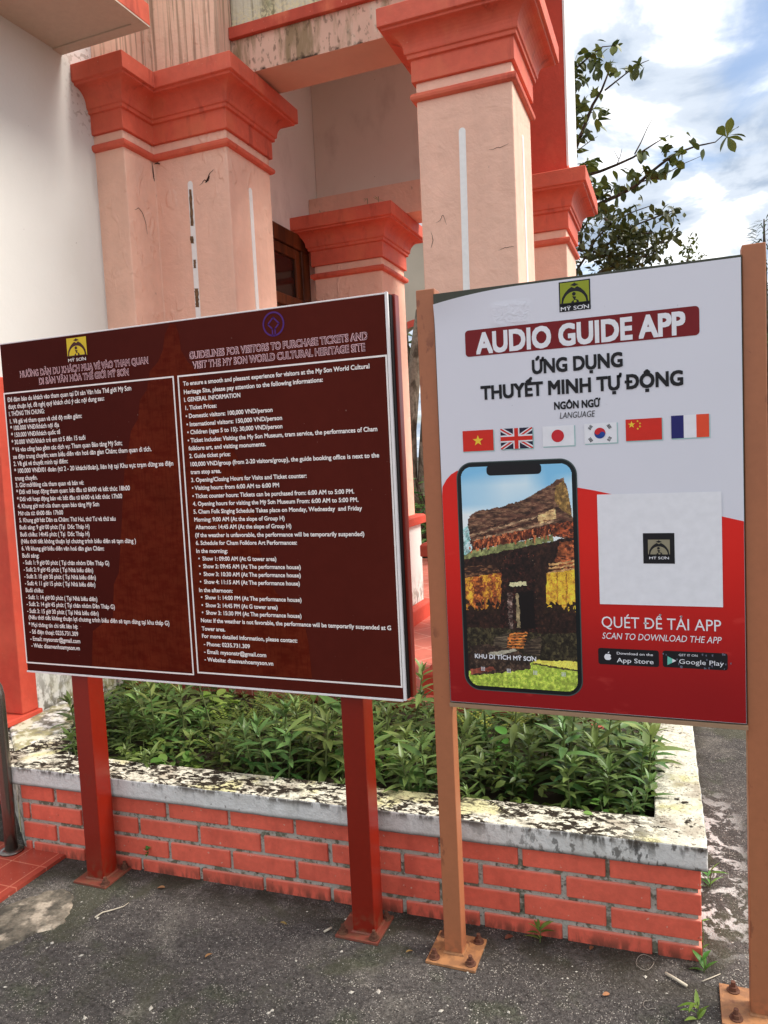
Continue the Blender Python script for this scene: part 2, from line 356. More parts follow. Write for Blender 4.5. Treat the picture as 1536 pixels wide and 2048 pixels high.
M = {}
M['asphalt'] = m_asphalt()
M['pink'] = m_pink()
M['pink_streak'] = m_pink('weathered_pink_pier', 0.6)
M['pink_dim'] = m_pink('pink_beam_plain')
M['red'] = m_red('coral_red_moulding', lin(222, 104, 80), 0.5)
M['red_plain'] = m_red('coral_red_plain', lin(208, 80, 60), 0.2)
M['white'] = m_white_wall()
M['cap'] = m_cap(); M['brick'] = m_brick(); M['mortar'] = m_mortar()
M['moss'] = m_moss_wall(); M['beam'] = m_beam()
def m_porch():
    m = MT('porch_plaster', lin(248, 234, 222), 0.85, 0.2); m.vary(0.05, 1.5)
    m.mix(m.mul(m.ramp(m.noise(3, 7, (1, 1, 0.5), (2, 2, 2)), 0.56, 0.72), 0.3), lin(176, 150, 136))
    m.mix(m.mul(m.ramp(m.noise(50, 2, off=(1, 6, 0)), 0.74, 0.77), 0.6), lin(130, 110, 100))
    m.height(m.noise(6, 5), 1); return m.done(0.2, 0.01)
M['porch'] = m_porch()
M['soffit'] = flat('soffit_paint', lin(205, 190, 172), 0.85)
M['tile_l'] = m_tiles('glossy_red_tiles', lin(172, 74, 58), lin(206, 120, 96), 0.14, 0.22, 0.03, 0.05, 0.0)
M['tile_p'] = m_tiles('porch_red_tiles', lin(208, 112, 92), lin(240, 190, 168), 0.2, 0.5, 0.0, 0.1, 0.6)
M['maroon_post'] = m_metal('maroon_gloss_paint', lin(130, 28, 12), 0.3, 0.2)
M['tan_post'] = m_metal('tan_paint', lin(172, 106, 70), 0.5, 0.5, (120, 60, 44))
M['plate_r'] = m_metal('rusty_maroon_plate', lin(134, 66, 50), 0.6, 0.7, (170, 120, 80))
M['plate_t'] = m_metal('rusty_tan_plate', lin(176, 122, 78), 0.6, 0.7, (110, 70, 50))
M['rust'] = m_metal('rust', lin(96, 56, 40), 0.8, 0.6, (150, 96, 60))
M['soil'] = flat('dark_soil', lin(62, 52, 40), 0.95)
M['white_paint'] = flat('white_groove_paint', lin(250, 248, 244), 0.6)
def m_peel():
    m = MT('peeling_white_groove', lin(232, 228, 220), 0.7); m.vary(0.06, 20)
    m.mix(m.ramp(m.noise(11, 5, (1, 1, 0.9), (3, 3, 0.4)), 0.52, 0.56), lin(120, 86, 60))
    m.mix(m.ramp(m.noise(16, 5, (1, 1, 0.9), (1, 3, 0.4)), 0.60, 0.63), lin(60, 42, 34)); return m.done()
M['peel'] = m_peel()
M['steel'] = MT('worn_steel', lin(122, 112, 104), 0.25, 0.5).vary(0.15, 8, (1, 1, 0.3)).done(); M['steel'].node_tree.nodes['Principled BSDF'].inputs['Metallic'].default_value = 0.85
def m_wood():
    m = MT('brown_wood', lin(112, 58, 26), 0.5, 0.4); m.mix(m.ramp(m.noise(14, 5, (1, 1, 0.1)), 0.4, 0.65), lin(70, 34, 14)); return m.done()
M['wood'] = m_wood()
M['glass_dark'] = flat('dark_window_glass', lin(36, 24, 20), 0.12, 0.6)
M['bark'] = m_bark('pale_mottled_bark', lin(134, 122, 106), lin(84, 74, 62)); M['twig'] = m_bark('grey_twig', lin(92, 80, 68), lin(60, 52, 44))
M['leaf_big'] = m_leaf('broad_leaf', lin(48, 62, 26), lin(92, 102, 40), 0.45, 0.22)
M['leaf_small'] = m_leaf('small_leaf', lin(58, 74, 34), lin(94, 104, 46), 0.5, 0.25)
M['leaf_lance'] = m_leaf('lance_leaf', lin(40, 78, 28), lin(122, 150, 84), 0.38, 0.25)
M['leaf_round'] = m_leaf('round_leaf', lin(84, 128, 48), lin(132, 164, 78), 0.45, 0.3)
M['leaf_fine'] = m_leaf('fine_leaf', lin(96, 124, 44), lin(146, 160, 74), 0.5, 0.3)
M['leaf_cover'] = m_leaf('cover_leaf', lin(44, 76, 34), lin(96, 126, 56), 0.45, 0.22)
M['stem'] = flat('green_stem', lin(96, 108, 62), 0.7)

# ------------------------------------------------------------------ setting: ground, tiles
mb = MB(); mb.quad((-220, -120, 0), (220, -120, 0), (220, 320, 0), (-220, 320, 0))
tag(obj('ground', mb, M['asphalt']), kind='structure')
mb = MB(); mb.prism([(-7, -3), (-2.255, -3), (-2.235, 1.6), (-2.24, 2.15), (-2.9, 2.15), (-2.9, 2.45), (-7, 2.45)], -0.1, 0.014)
tag(obj('tiled_floor', mb, M['tile_l']), kind='structure')
def m_cement():
    m = MT('cement_spill', lin(138, 128, 112), 0.95, 0.1); m.vary(0.16, 14)
    m.mix(m.ramp(m.noise(8, 7, rough=0.65), 0.42, 0.60), lin(88, 83, 74)); m.mix(m.mul(m.ramp(m.noise(12, 6, off=(4, 4, 4)), 0.52, 0.66), 0.8), lin(206, 190, 168))
    m.vary(0.3, 120); m.height(m.noise(40, 5), 1); return m.done(0.6, 0.01)
pts = [(-20, 1822), (40, 1800), (90, 1782), (130, 1775), (150, 1790), (146, 1812), (130, 1845), (112, 1860), (70, 1868), (50, 1880), (20, 1893), (-20, 1918)]
mb = MB(); P0 = [atz(x, y, 0.0) for x, y in pts]; P = []
for a, b in zip(P0, P0[1:]+P0[:1]):
    for k in range(6): P.append(a.lerp(b, k/6)+Vector((rnd.uniform(-1, 1), rnd.uniform(-1, 1), 0))*0.006)
c = sum((p for p in P), Vector())/len(P); n = len(P)
vs = [(p.x, p.y, -0.002) for p in P]+[(c.x+(p.x-c.x)*0.90, c.y+(p.y-c.y)*0.90, 0.004) for p in P]
mb.add(vs, [(i, (i+1) % n, n+(i+1) % n, n+i) for i in range(n)]+[tuple(range(n, 2*n))])
tag(obj('cement_patch', mb, m_cement()), kind='structure')

# ------------------------------------------------------------------ the pink gate building
bld = empty('gate_building', (-1.6, 4.2, 0), 'pink and coral red gate building with columns behind the flower bed', 'building')
def off_poly(P, p):
    n = len(P); R = []
    for i in range(n):
        a = Vector(P[i-1]); b = Vector(P[i]); c = Vector(P[(i+1) % n])
        d1 = (b-a).normalized(); d2 = (c-b).normalized()
        R.append((b.x+p*(d1.y+d2.y), b.y-p*(d1.x+d2.x)))
    return R
def sweep(P, prof, closed=False):
    mb = MB(); n = len(P); vs = []; fs = []
    for p, z in prof: vs += [(x, y, z) for x, y in off_poly(P, p)]
    for i in range(len(prof)-1):
        for k in range(n): fs.append((i*n+k, i*n+(k+1) % n, (i+1)*n+(k+1) % n, (i+1)*n+k))
    if not closed: fs += [tuple(range(n-1, -1, -1)), tuple((len(prof)-1)*n+k for k in range(n))]
    else: fs += [((len(prof)-1)*n+k, (len(prof)-1)*n+(k+1) % n, (k+1) % n, k) for k in range(n)]
    return mb.add(vs, fs)
def bev_all(o, w=0.004):
    b = o.modifiers.new('bevel', 'BEVEL'); b.width = w; b.segments = 2; b.limit_method = 'ANGLE'; b.angle_limit = math.radians(50); return o
PROF = [(0.0, -0.303), (0.016, -0.303), (0.016, -0.206), (0.030, -0.203), (0.030, -0.186), (0.038, -0.182)]
for k in range(0, 9):
    t = PI/2*k/8; PROF.append((0.040+0.068*(1-math.cos(t)), -0.176+0.078*math.sin(t)))
PROF += [(0.118, -0.096), (0.118, -0.086), (0.134, -0.083), (0.134, -0.004), (0.130, 0.0)]
RING = [(-0.004, -0.390), (0.012, -0.388), (0.021, -0.381), (0.024, -0.370), (0.021, -0.359), (0.012, -0.352), (-0.004, -0.350)]
def column(P, zt, base=True, zb=0.32, label=None):
    sh = bev_all(obj('column', MB().prism(P, zb, zt-0.302), M['pink'], bld), 0.006)
    if label: sh['label'] = label
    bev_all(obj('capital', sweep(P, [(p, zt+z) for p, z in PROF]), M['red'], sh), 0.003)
    r = obj('neck_ring', sweep(P, [(p, zt+z) for p, z in RING], True), M['red'], sh)
    if base:
        bev_all(obj('plinth', sweep(P, [(0.003, zb-0.02), (0.08, zb-0.02), (0.08, zb+0.10), (0.06, zb+0.115), (0.003, zb+0.115)]), M['red_plain'], sh), 0.004)
        bev_all(obj('dado', sweep(P, [(0.002, zb+0.115), (0.03, zb+0.115), (0.03, zb+0.68), (0.002, zb+0.68)]), M['white'], sh), 0.003)
        bev_all(obj('dado_rail', sweep(P, [(0.003, zb+0.68), (0.062, zb+0.68), (0.062, zb+0.735), (0.05, zb+0.745), (0.003, zb+0.745)]), M['red_plain'], sh), 0.004)
    return sh
C1 = [(-2.95, 3.26), (-2.614, 3.26), (-2.614, 3.5), (-2.152, 3.5), (-2.152, 3.95), (-2.95, 3.95)]
C2 = [(-1.107, 3.5), (-0.654, 3.5), (-0.654, 3.95), (-1.107, 3.95)]
C3 = [(-2.262, 4.7), (-1.772, 4.7), (-1.772, 5.14), (-2.262, 5.14)]
C4 = [(-1.04, 4.7), (-0.585, 4.7), (-0.585, 5.14), (-1.04, 5.14)]
c1 = column(C1, 3.535, label='stepped pink pilaster with peeling white groove')
c2 = column(C2, 3.535); c3 = column(C3, 3.10); c4 = column(C4, 3.10)
def groove(parent, pts, nrm, m):
    # pts: bottom point, top point on the face; a shallow white inlay with a rounded head
    mb = MB(); (xb, zb), (xt, zt), wd, Y = pts
    n = 6; ring = [(xb-wd/2, zb), (xb+wd/2, zb)]+[(xt+wd/2*math.cos(PI*k/n), zt-wd/2+wd/2*math.sin(PI*k/n)) for k in range(n+1)]
    if nrm == 'y': f = lambda a, b, e: (a, Y-e, b)
    else: f = lambda a, b, e: (Y+e, a, b)
    vs = [f(a, b, 0.0) for a, b in ring]+[f(a, b, 0.003) for a, b in ring]; k = len(ring)
    mb.add(vs, [(i, (i+1) % k, k+(i+1) % k, k+i) for i in range(k)]+[tuple(range(k, 2*k))])
    return obj('groove', mb, m, parent)
groove(c1, ((-2.398, 1.1), (-2.390, 3.01), 0.030, 3.5), 'y', M['white_paint'])
groove(c1, ((3.72, 1.1), (3.715, 3.0), 0.032, -2.152), 'x', M['white_paint'])
groove(c2, ((-0.915, 1.1), (-0.892, 2.99), 0.032, 3.5), 'y', M['white_paint'])
groove(c2, ((3.72, 1.1), (3.715, 2.99), 0.032, -0.654), 'x', M['white_paint'])
groove(c4, ((-0.80, 1.1), (-0.795, 2.6), 0.032, 4.7), 'y', M['white_paint'])
M['crack'] = flat('crack_shadow', lin(70, 46, 38), 0.95)
def crack(parent, P, wd, seed):
    # an opened hairline in the plaster: P are points on the face, nrm the face normal axis
    r = random.Random(seed); mb = MB(); Q = []
    for a, b in zip(P[:-1], P[1:]):
        for k in range(4): Q.append(a.lerp(b, k/4)+Vector((r.uniform(-1, 1), r.uniform(-1, 1), r.uniform(-1, 1)))*0.0025*(k > 0))
    Q.append(P[-1]); n = len(Q)
    flatY = abs(P[0].y-P[-1].y) < abs(P[0].x-P[-1].x)+1e-6
    for k in range(n-1):
        a, b = Q[k].copy(), Q[k+1].copy(); w0 = wd*(math.sin(PI*k/n)+0.25); w1 = wd*(math.sin(PI*(k+1)/n)+0.25)
        if flatY: a.y = b.y = P[0].y
        else: a.x = b.x = P[0].x
        d = (b-a).normalized(); nv = d.cross(Vector((0, 1, 0)) if flatY else Vector((1, 0, 0)))
        mb.quad(a+nv*w0, a-nv*w0, b-nv*w1, b+nv*w1)
    return obj('crack', mb, M['crack'], parent, recalc=False)
def zc(x, y): return (120+x/3.2, 200+y/3.2)
F1, F2 = 3.4985, 3.4985
crack(c1, [at(*zc(*q), F1) for q in ((893, 548), (925, 512), (938, 522), (952, 482), (982, 444))], 0.0022, 1)
crack(c1, [at(*zc(*q), F1) for q in ((932, 530), (944, 512), (956, 486))], 0.006, 2)
crack(c1, [atx(*zc(*q), -2.6125) for q in ((478, 702), (500, 690), (524, 716), (545, 772), (560, 860))], 0.0016, 3)
crack(c1, [atx(*zc(*q), -2.6125) for q in ((590, 400), (597, 470), (604, 520))], 0.004, 4)
crack(c1, [at(*zc(*q), F1) for q in ((604, 412), (622, 402), (640, 408))], 0.0035, 5)
crack(c1, [at(*zc(*q), F1) for q in ((612, 545), (616, 640), (620, 720))], 0.0014, 6)
crack(c2, [at(*q, F2) for q in ((978, 299), (990, 297), (1003, 294), (1017, 287))], 0.0008, 7)
crack(c2, [at(*q, F2) for q in ((871, 446), (880, 441), (886, 430), (893, 449))], 0.0008, 8)
crack(c2, [at(*q, F2) for q in ((996, 501), (1010, 495), (1028, 493))], 0.0008, 9)
crack(c2, [at(*q, F2) for q in ((862, 462), (866, 480), (862, 496))], 0.0010, 10)
M['bare'] = MT('bare_plaster', lin(120, 92, 66), 0.95).vary(0.5, 45).done()
r9 = random.Random(4)
for (xa, ya, xb, yb, wl) in ((833, 572, 846, 806, 9), (842, 872, 847, 918, 11), (862, 1022, 862, 1076, 8), (872, 1206, 880, 1326, 12)):
    mb = MB(); n = 12; Lf = []; Rt = []
    for k in range(n+1):
        x = xa+(xb-xa)*k/n; y = ya+(yb-ya)*k/n; Lf.append(at(*zc(x-wl*r9.uniform(.75, 1.15), y), 3.4960)); Rt.append(at(*zc(x+wl*r9.uniform(.75, 1.2), y), 3.4960))
    for k in range(n): mb.quad(Lf[k], Rt[k], Rt[k+1], Lf[k+1])
    obj('bare_patch', mb, M['bare'], c1, recalc=False)
# piers above the capitals
bev_all(obj('upper_pier', MB().prism([(-2.95, 3.285), (-2.63, 3.285), (-2.63, 3.51), (-2.165, 3.51), (-2.165, 3.93), (-2.95, 3.93)], 3.536, 5.6), M['pink_streak'], bld), 0.005)
bev_all(obj('upper_pier', MB().prism(off_poly(C2, -0.01), 3.536, 5.6), M['pink'], bld), 0.005)
rp = obj('upper_pier', MB().prism([(-1.04, 4.705), (-0.572, 4.705), (-0.572, 5.14), (-1.04, 5.14)], 3.101, 5.8), M['red_plain'], bld); rp['label'] = 'plain red upper pier against the sky'
obj('painted_sunlit_edge', MB().box(-0.5715, -0.560, 4.70, 5.14, 3.16, 5.8), M['white_paint'], rp)  # white strip paints in the sunlight on the red pier's right face
# beam between the front columns with red string course and mossy parapet
obj('front_beam', MB().box(-2.17, -1.09, 3.63, 3.90, 3.55, 3.732), M['beam'], bld)
bev_all(obj('string_course', MB().box(-2.164, -1.10, 3.605, 3.92, 3.7325, 3.792), m_red('mossy_red_course', lin(190, 78, 58), 0.8, 0.8), bld), 0.004)
obj('parapet', MB().box(-2.16, -1.10, 3.64, 3.90, 3.7925, 4.75), M['moss'], bld)
obj('front_beam', MB().box(-1.10, -0.66, 3.63, 3.90, 3.55, 3.732), M['beam'], bld)
# porch: side wall with window, upper wall, rear beam, ceiling
obj('porch_wall', MB().box(-2.55, -2.36, 3.955, 5.3, 0.3, 4.6), M['porch'], bld)
obj('rear_wall', MB().box(-2.357, -1.045, 5.0, 5.12, 3.305, 4.6), M['porch'], bld)
obj('rear_beam', MB().box(-2.355, -1.045, 4.86, 5.12, 3.10, 3.302), M['pink_dim'], bld)
obj('porch_ceiling', MB().box(-2.36, -0.62, 3.90, 5.0, 4.45, 4.55), M['soffit'], bld)
# window in the side wall
wf = MB(); X = -2.36
for (a, b, c_, d) in ((3.7, 4.76, 2.90, 3.0), (4.65, 4.76, 1.4, 2.899), (3.96, 4.649, 2.50, 2.57)):
    wf.box(X+0.001, X+0.035, max(a, 3.96), b, c_, d, 0.005)
win = obj('window', wf, M['wood'], bld)
obj('sash', MB().box(X+0.001, X+0.022, 4.58, 4.648, 2.575, 2.895, 0.004).box(X+0.001, X+0.022, 3.97, 4.578, 2.83, 2.895, 0.004), M['wood'], win)
obj('shutter', MB().box(X+0.001, X+0.018, 3.97, 4.64, 1.4, 2.495, 0.004), M['wood'], win)
obj('pane', MB().box(X+0.001, X+0.010, 3.965, 4.578, 2.575, 2.828), M['glass_dark'], win)
# white side wall, door jamb, plaster plinth, eave slab
obj('side_wall', MB().box(-3.12, -2.80, 2.50, 3.95, 0.0, 5.2), M['white'], bld)
bev_all(obj('door_jamb', MB().box(-3.9, -2.785, 2.492, 2.585, 0.405, 1.93), M['red_plain'], bld), 0.006)
bev_all(obj('jamb_base', MB().box(-3.9, -2.775, 2.40, 2.60, 0.376, 0.404), M['red_plain'], bld), 0.006)
fl = MB(); ft = [(-2.79, 2.42, 0.375), (-2.79, 2.80, 0.40), (-2.55, 2.55, 0.358), (-2.565, 2.235, 0.358)]
fl.add(ft+[(x, y, 0.0) for x, y, z in ft], [(0, 1, 2, 3), (0, 3, 7, 4), (3, 2, 6, 7), (2, 1, 5, 6), (1, 0, 4, 5), (4, 7, 6, 5)])
bev_all(obj('wall_plinth', fl, M['white'], bld), 0.01)
E0 = atz(301, 53, 3.56); Ye, Xe = E0.y, E0.x
sl_ = obj('eave_slab', MB().box(-4.6, Xe, 1.6, Ye, 3.56, 3.66, 0.004), [M['soffit'], M['red']], bld)
me = sl_.data
for p in me.polygons:
    if p.normal.x > 0.9: p.material_index = 1
obj('drip_edge', MB().box(Xe-0.06, Xe-0.001, 1.6, Ye-0.061, 3.553, 3.5598).box(-2.8, Xe-0.001, Ye-0.06, Ye-0.001, 3.553, 3.5598), M['soffit'], sl_)
# podium
obj('porch_floor', MB().box(-2.86, -0.35, 3.32, 8.0, 0.28, 0.32), M['tile_p'], bld)
def m_riser():
    m = MT('riser_tiles', lin(196, 100, 82), 0.6, 0.35); m.vary(0.14, 6); m.vary(0.08, 40)
    z = m.axis(2); fr = m.math('FRACT', m.mul(z, 22.0), 0); m.mix(m.mul(m.ramp(fr, 0.0, 0.1, True), 0.7), lin(120, 70, 56))
    m.mix(m.mul(m.ramp(m.noise(22, 5), 0.55, 0.66), 0.5), lin(110, 70, 56)); return m.done()
obj('podium', MB().box(-2.86, -0.38, 3.34, 7.95, 0.0, 0.279), m_riser(), bld)

# ------------------------------------------------------------------ brick planter with lichen-covered cap
UX = Vector((0.99939, 0.0349, 0)); VY = Vector((-0.0200, 0.9998, 0)); PO = Vector((0.046, 2.226, 0))
def pl(u, v, z=0.0): q = PO+UX*u+VY*v; return (q.x, q.y, z)
planter = empty('brick_planter', (-1.2, 2.6, 0), 'low red brick flower bed wall with lichen covered white cap', 'planter')
mb = MB(); base = [(-2.49, 0.008), (-0.008, 0.008), (-0.008, 1.09), (-0.11, 1.09), (-0.11, 0.12), (-2.40, 0.12), (-2.70, 0.40), (-2.88, 0.32)]
mb.prism([pl(u, v)[:2] for u, v in base], -0.05, 0.281); obj('mortar_core', mb, M['mortar'], planter)
bk = MB()
rows = [(0.2185, 0.2790, 0.0), (0.1385, 0.2010, 0.129), (0.0605, 0.1235, 0.0), (-0.03, 0.0445, 0.129)]
def brick(u0, u1, z0, z1, side=False):
    j = lambda a: rnd.uniform(-a, a)
    R = Matrix(((UX.x, VY.x, 0, PO.x), (UX.y, VY.y, 0, PO.y), (0, 0, 1, 0), (0, 0, 0, 1)))
    if side: bk.box(-0.05, j(0.001), u0, u1, z0+j(0.001), z1+j(0.001), 0.003, rot=R)
    else: bk.box(u0, u1, j(0.0012), 0.05, z0+j(0.0015), z1+j(0.0015), 0.004, rot=R)
for z0, z1, sh in rows:
    u = 0.0; first = sh > 0
    while u > -2.47:
        L = 0.129 if first else 0.2575
        first = False; u1 = u; u0 = max(u-L, -2.49)
        brick(u0+0.007+rnd.uniform(-.002, .002), u1-(0.007 if u1 < 0 else 0.0)+rnd.uniform(-.002, .002)*(u1 < 0), z0, z1); u -= L
    v = 0.052; first = sh == 0
    while v < 1.05:
        L = 0.10 if first else 0.2575; first = False
        brick(v+0.009, min(v+L-0.009, 1.09), z0, z1, True); v += L
obj('brick_facing', bk, M['brick'], planter)
capo = [(-2.50, -0.02), (0.018, -0.02), (0.018, 1.10), (-0.125, 1.10), (-0.125, 0.135), (-2.36, 0.135), (-2.62, 0.44), (-2.885, 0.44), (-2.885, 0.30)]
def dense(P, step, jit):
    R = []
    for i in range(len(P)):
        a = Vector(P[i]); b = Vector(P[(i+1) % len(P)]); n = max(1, int((b-a).length/step))
        for k in range(n):
            q = a.lerp(b, k/n); R.append((q.x+(rnd.uniform(-jit, jit) if k else 0), q.y+(rnd.uniform(-jit, jit) if k else 0)))
    return R
cp = [pl(u, v)[:2] for u, v in dense(capo, 0.03, 0.0018)]
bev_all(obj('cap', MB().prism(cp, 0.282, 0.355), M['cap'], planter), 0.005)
obj('soil', MB().prism([pl(u, v)[:2] for u, v in [(-0.12, 0.125), (-0.12, 1.085), (-2.88, 1.20), (-2.88, 0.43), (-2.63, 0.43), (-2.37, 0.125)]], 0.1, 0.262), M['soil'], planter)

# ------------------------------------------------------------------ lettering
FONT = bpy.data.curves.new('font_probe', 'FONT').font
import unicodedata
def raw_text(t, shear=0.0):
    cu = bpy.data.curves.new('t', 'FONT'); cu.body = t; cu.size = 1.0; cu.shear = shear
    cu.resolution_u = 3
    o = bpy.data.objects.new('t', cu); COL.objects.link(o)
    dg = bpy.context.evaluated_depsgraph_get(); dg.update()
    me = bpy.data.meshes.new_from_object(o.evaluated_get(dg))
    v = np.zeros(len(me.vertices)*3); me.vertices.foreach_get('co', v); v = v.reshape(-1, 3)[:, :2]
    f = [tuple(p.vertices) for p in me.polygons]
    bpy.data.objects.remove(o); bpy.data.curves.remove(cu); bpy.data.meshes.remove(me)
    return v, f
GL = {}
HH = raw_text('HH')[0][:, 0].max()
def glyph(c):
    if c not in GL:
        adv = raw_text('H'+c+'H')[0][:, 0].max()-HH; v = raw_text(c)[0]
        GL[c] = (adv, v[:, 0].min(), v[:, 0].max(), v[:, 1].max()) if len(v) else (adv, 0, adv, 0)
    return GL[c]
TONE = {0x301: [(-.03, .04), (.09, .155)], 0x300: [(.03, .04), (-.09, .155)], 0x309: [(-.055, .135), (-.01, .165), (.05, .145), (.045, .10), (.0, .075), (.0, .035)],
        0x303: [(-.12, .055), (-.07, .105), (-.02, .10), (.03, .07), (.08, .065), (.125, .115)], 0x302: [(-.115, .04), (0, .13), (.115, .04)], 0x306: [(-.105, .13), (-.06, .065), (.0, .05), (.06, .065), (.105, .13)]}
def text_mesh(t, shear=0.0):
    """base letters from the font; Vietnamese accents, horns and strokes drawn on them"""
    base = ''; marks = []
    for ch in t:
        ds = unicodedata.normalize('NFD', ch); b = ds[0]; mk = [ord(q) for q in ds[1:]]
        if b in 'Đđ': b = 'D' if b == 'Đ' else 'd'; mk.append(0x335)
        if mk: marks.append((len(base), b, mk))
        base += b
    v, f = raw_text(base, shear); V = [tuple(p) for p in v]; F = list(f)
    x = 0.0; pos = []
    for c in base: pos.append(x); x += glyph(c)[0]
    def stroke(P, w_):
        for a, b in zip(P[:-1], P[1:]):
            d = Vector((b[0]-a[0], b[1]-a[1])); d.normalize(); n_ = Vector((-d.y, d.x))*w_/2; d = d*w_*0.3; k = len(V)
            V.extend([(a[0]-d.x+n_.x, a[1]-d.y+n_.y), (a[0]-d.x-n_.x, a[1]-d.y-n_.y), (b[0]+d.x-n_.x, b[1]+d.y-n_.y), (b[0]+d.x+n_.x, b[1]+d.y+n_.y)]); F.append((k, k+1, k+2, k+3))
    for i, b, mk in marks:
        adv, x0, x1, yt = glyph(b); x0 += pos[i]; x1 += pos[i]; cx = (x0+x1)/2; up = b.isupper(); w_ = 0.072; y = yt
        if b == 'i': y = 0.47
        lv = 0.0; sh_ = shear*y
        for m_ in sorted(mk, key=lambda q: 0 if q in (0x302, 0x306, 0x31b) else 1):
            if m_ == 0x323: stroke([(cx-.045, -.15), (cx+.045, -.15)], .09)
            elif m_ == 0x31b: stroke([(x1-.07, y-.06), (x1+.045, y-.02), (x1+.075, y+.085)], w_)
            elif m_ == 0x335:
                if up: stroke([(x0-.06, .34), (x0+.24, .34)], w_)
                else: stroke([(x1-.27, .565), (x1+.075, .565)], w_*0.9)
            else:
                k = 0.85 if lv else 1.0
                stroke([(cx+sh_+(0.08 if lv and m_ in (0x301, 0x309) else -0.06 if lv and m_ == 0x300 else 0)+a*k, y+lv+q*k) for a, q in TONE[m_]], w_*(0.85 if m_ in (0x302, 0x309, 0x303) else 1)); lv = 0.10
    return np.array(V) if V else np.zeros((0, 2)), F
def put_text(mb, s, p0, p1, Y, cap, bold=0.0, shear=0.0, zc=0.341, mi=0):
    """p0, p1: world points at mid height of the line's start and end; cap: cap height in metres"""
    v, f = text_mesh(s, shear)
    if len(v) == 0: return
    x0, x1 = v[:, 0].min()-bold, v[:, 0].max()+bold; sx = (p1.x-p0.x)/(x1-x0); sz = cap/0.682
    t = (v[:, 0]-x0)/(x1-x0)
    # heavier strokes: the same glyphs printed again a stroke-width aside
    sh = [(0, 0)] if bold < 0.006 else [(bold*a*0.88, bold*b*0.88) for a in (-1, 0, 1) for b in (-1, 0, 1)] if bold > 0.018 else [(-bold, 0), (bold, 0), (0, bold*.7), (0, -bold*.7)]
    for k, (ox, oz) in enumerate(sh):
        X = p0.x+(v[:, 0]+ox-x0)*sx; Z = p0.z+(p1.z-p0.z)*t+(v[:, 1]+oz-zc)*sz
        mb.add([(a, Y-0.00002*k, b) for a, b in zip(X, Z)], f, mi)
def rect(mb, x0, x1, z0, z1, Y, mi=0): mb.quad((x0, Y, z0), (x1, Y, z0), (x1, Y, z1), (x0, Y, z1), mi)
def poly(mb, pts, Y, mi=0): mb.add([(x, Y, z) for x, z in pts], [tuple(range(len(pts)))], mi)
def circ(cx, cz, r, n=28, a0=0, a1=2*PI, sx=1): return [(cx+r*sx*math.cos(a0+(a1-a0)*k/n), cz+r*math.sin(a0+(a1-a0)*k/n)) for k in range(n+(0 if abs(a1-a0-2*PI) < 1e-6 else 1))]
def ring(mb, cx, cz, r0, r1, Y, n=36, mi=0, a0=0, a1=2*PI):
    vs = []; fs = []
    for k in range(n+1):
        a = a0+(a1-a0)*k/n; vs += [(cx+r0*math.cos(a), Y, cz+r0*math.sin(a)), (cx+r1*math.cos(a), Y, cz+r1*math.sin(a))]
    for k in range(n): fs.append((2*k, 2*k+1, 2*k+3, 2*k+2))
    mb.add(vs, fs, mi)
def rrect(x0, x1, z0, z1, r, n=6):
    P = []
    for cx, cz, a in ((x1-r, z1-r, 0), (x0+r, z1-r, PI/2), (x0+r, z0+r, PI), (x1-r, z0+r, 1.5*PI)):
        P += [(cx+r*math.cos(a+PI/2*k/n), cz+r*math.sin(a+PI/2*k/n)) for k in range(n+1)]
    return P
def star(cx, cz, r, rot=0.0):
    return [(cx+(r if k % 2 == 0 else r*0.40)*math.sin(rot+PI*k/5), cz+(r if k % 2 == 0 else r*0.40)*math.cos(rot+PI*k/5)) for k in range(10)]
def star_add(mb, cx, cz, r, Y, mi, rot=0.0):
    P = star(cx, cz, r, rot); mb.add([(cx, Y, cz)]+[(x, Y, z) for x, z in P], [(0, 1+k, 1+(k+1) % 10) for k in range(10)], mi)
EPS = 0.0007
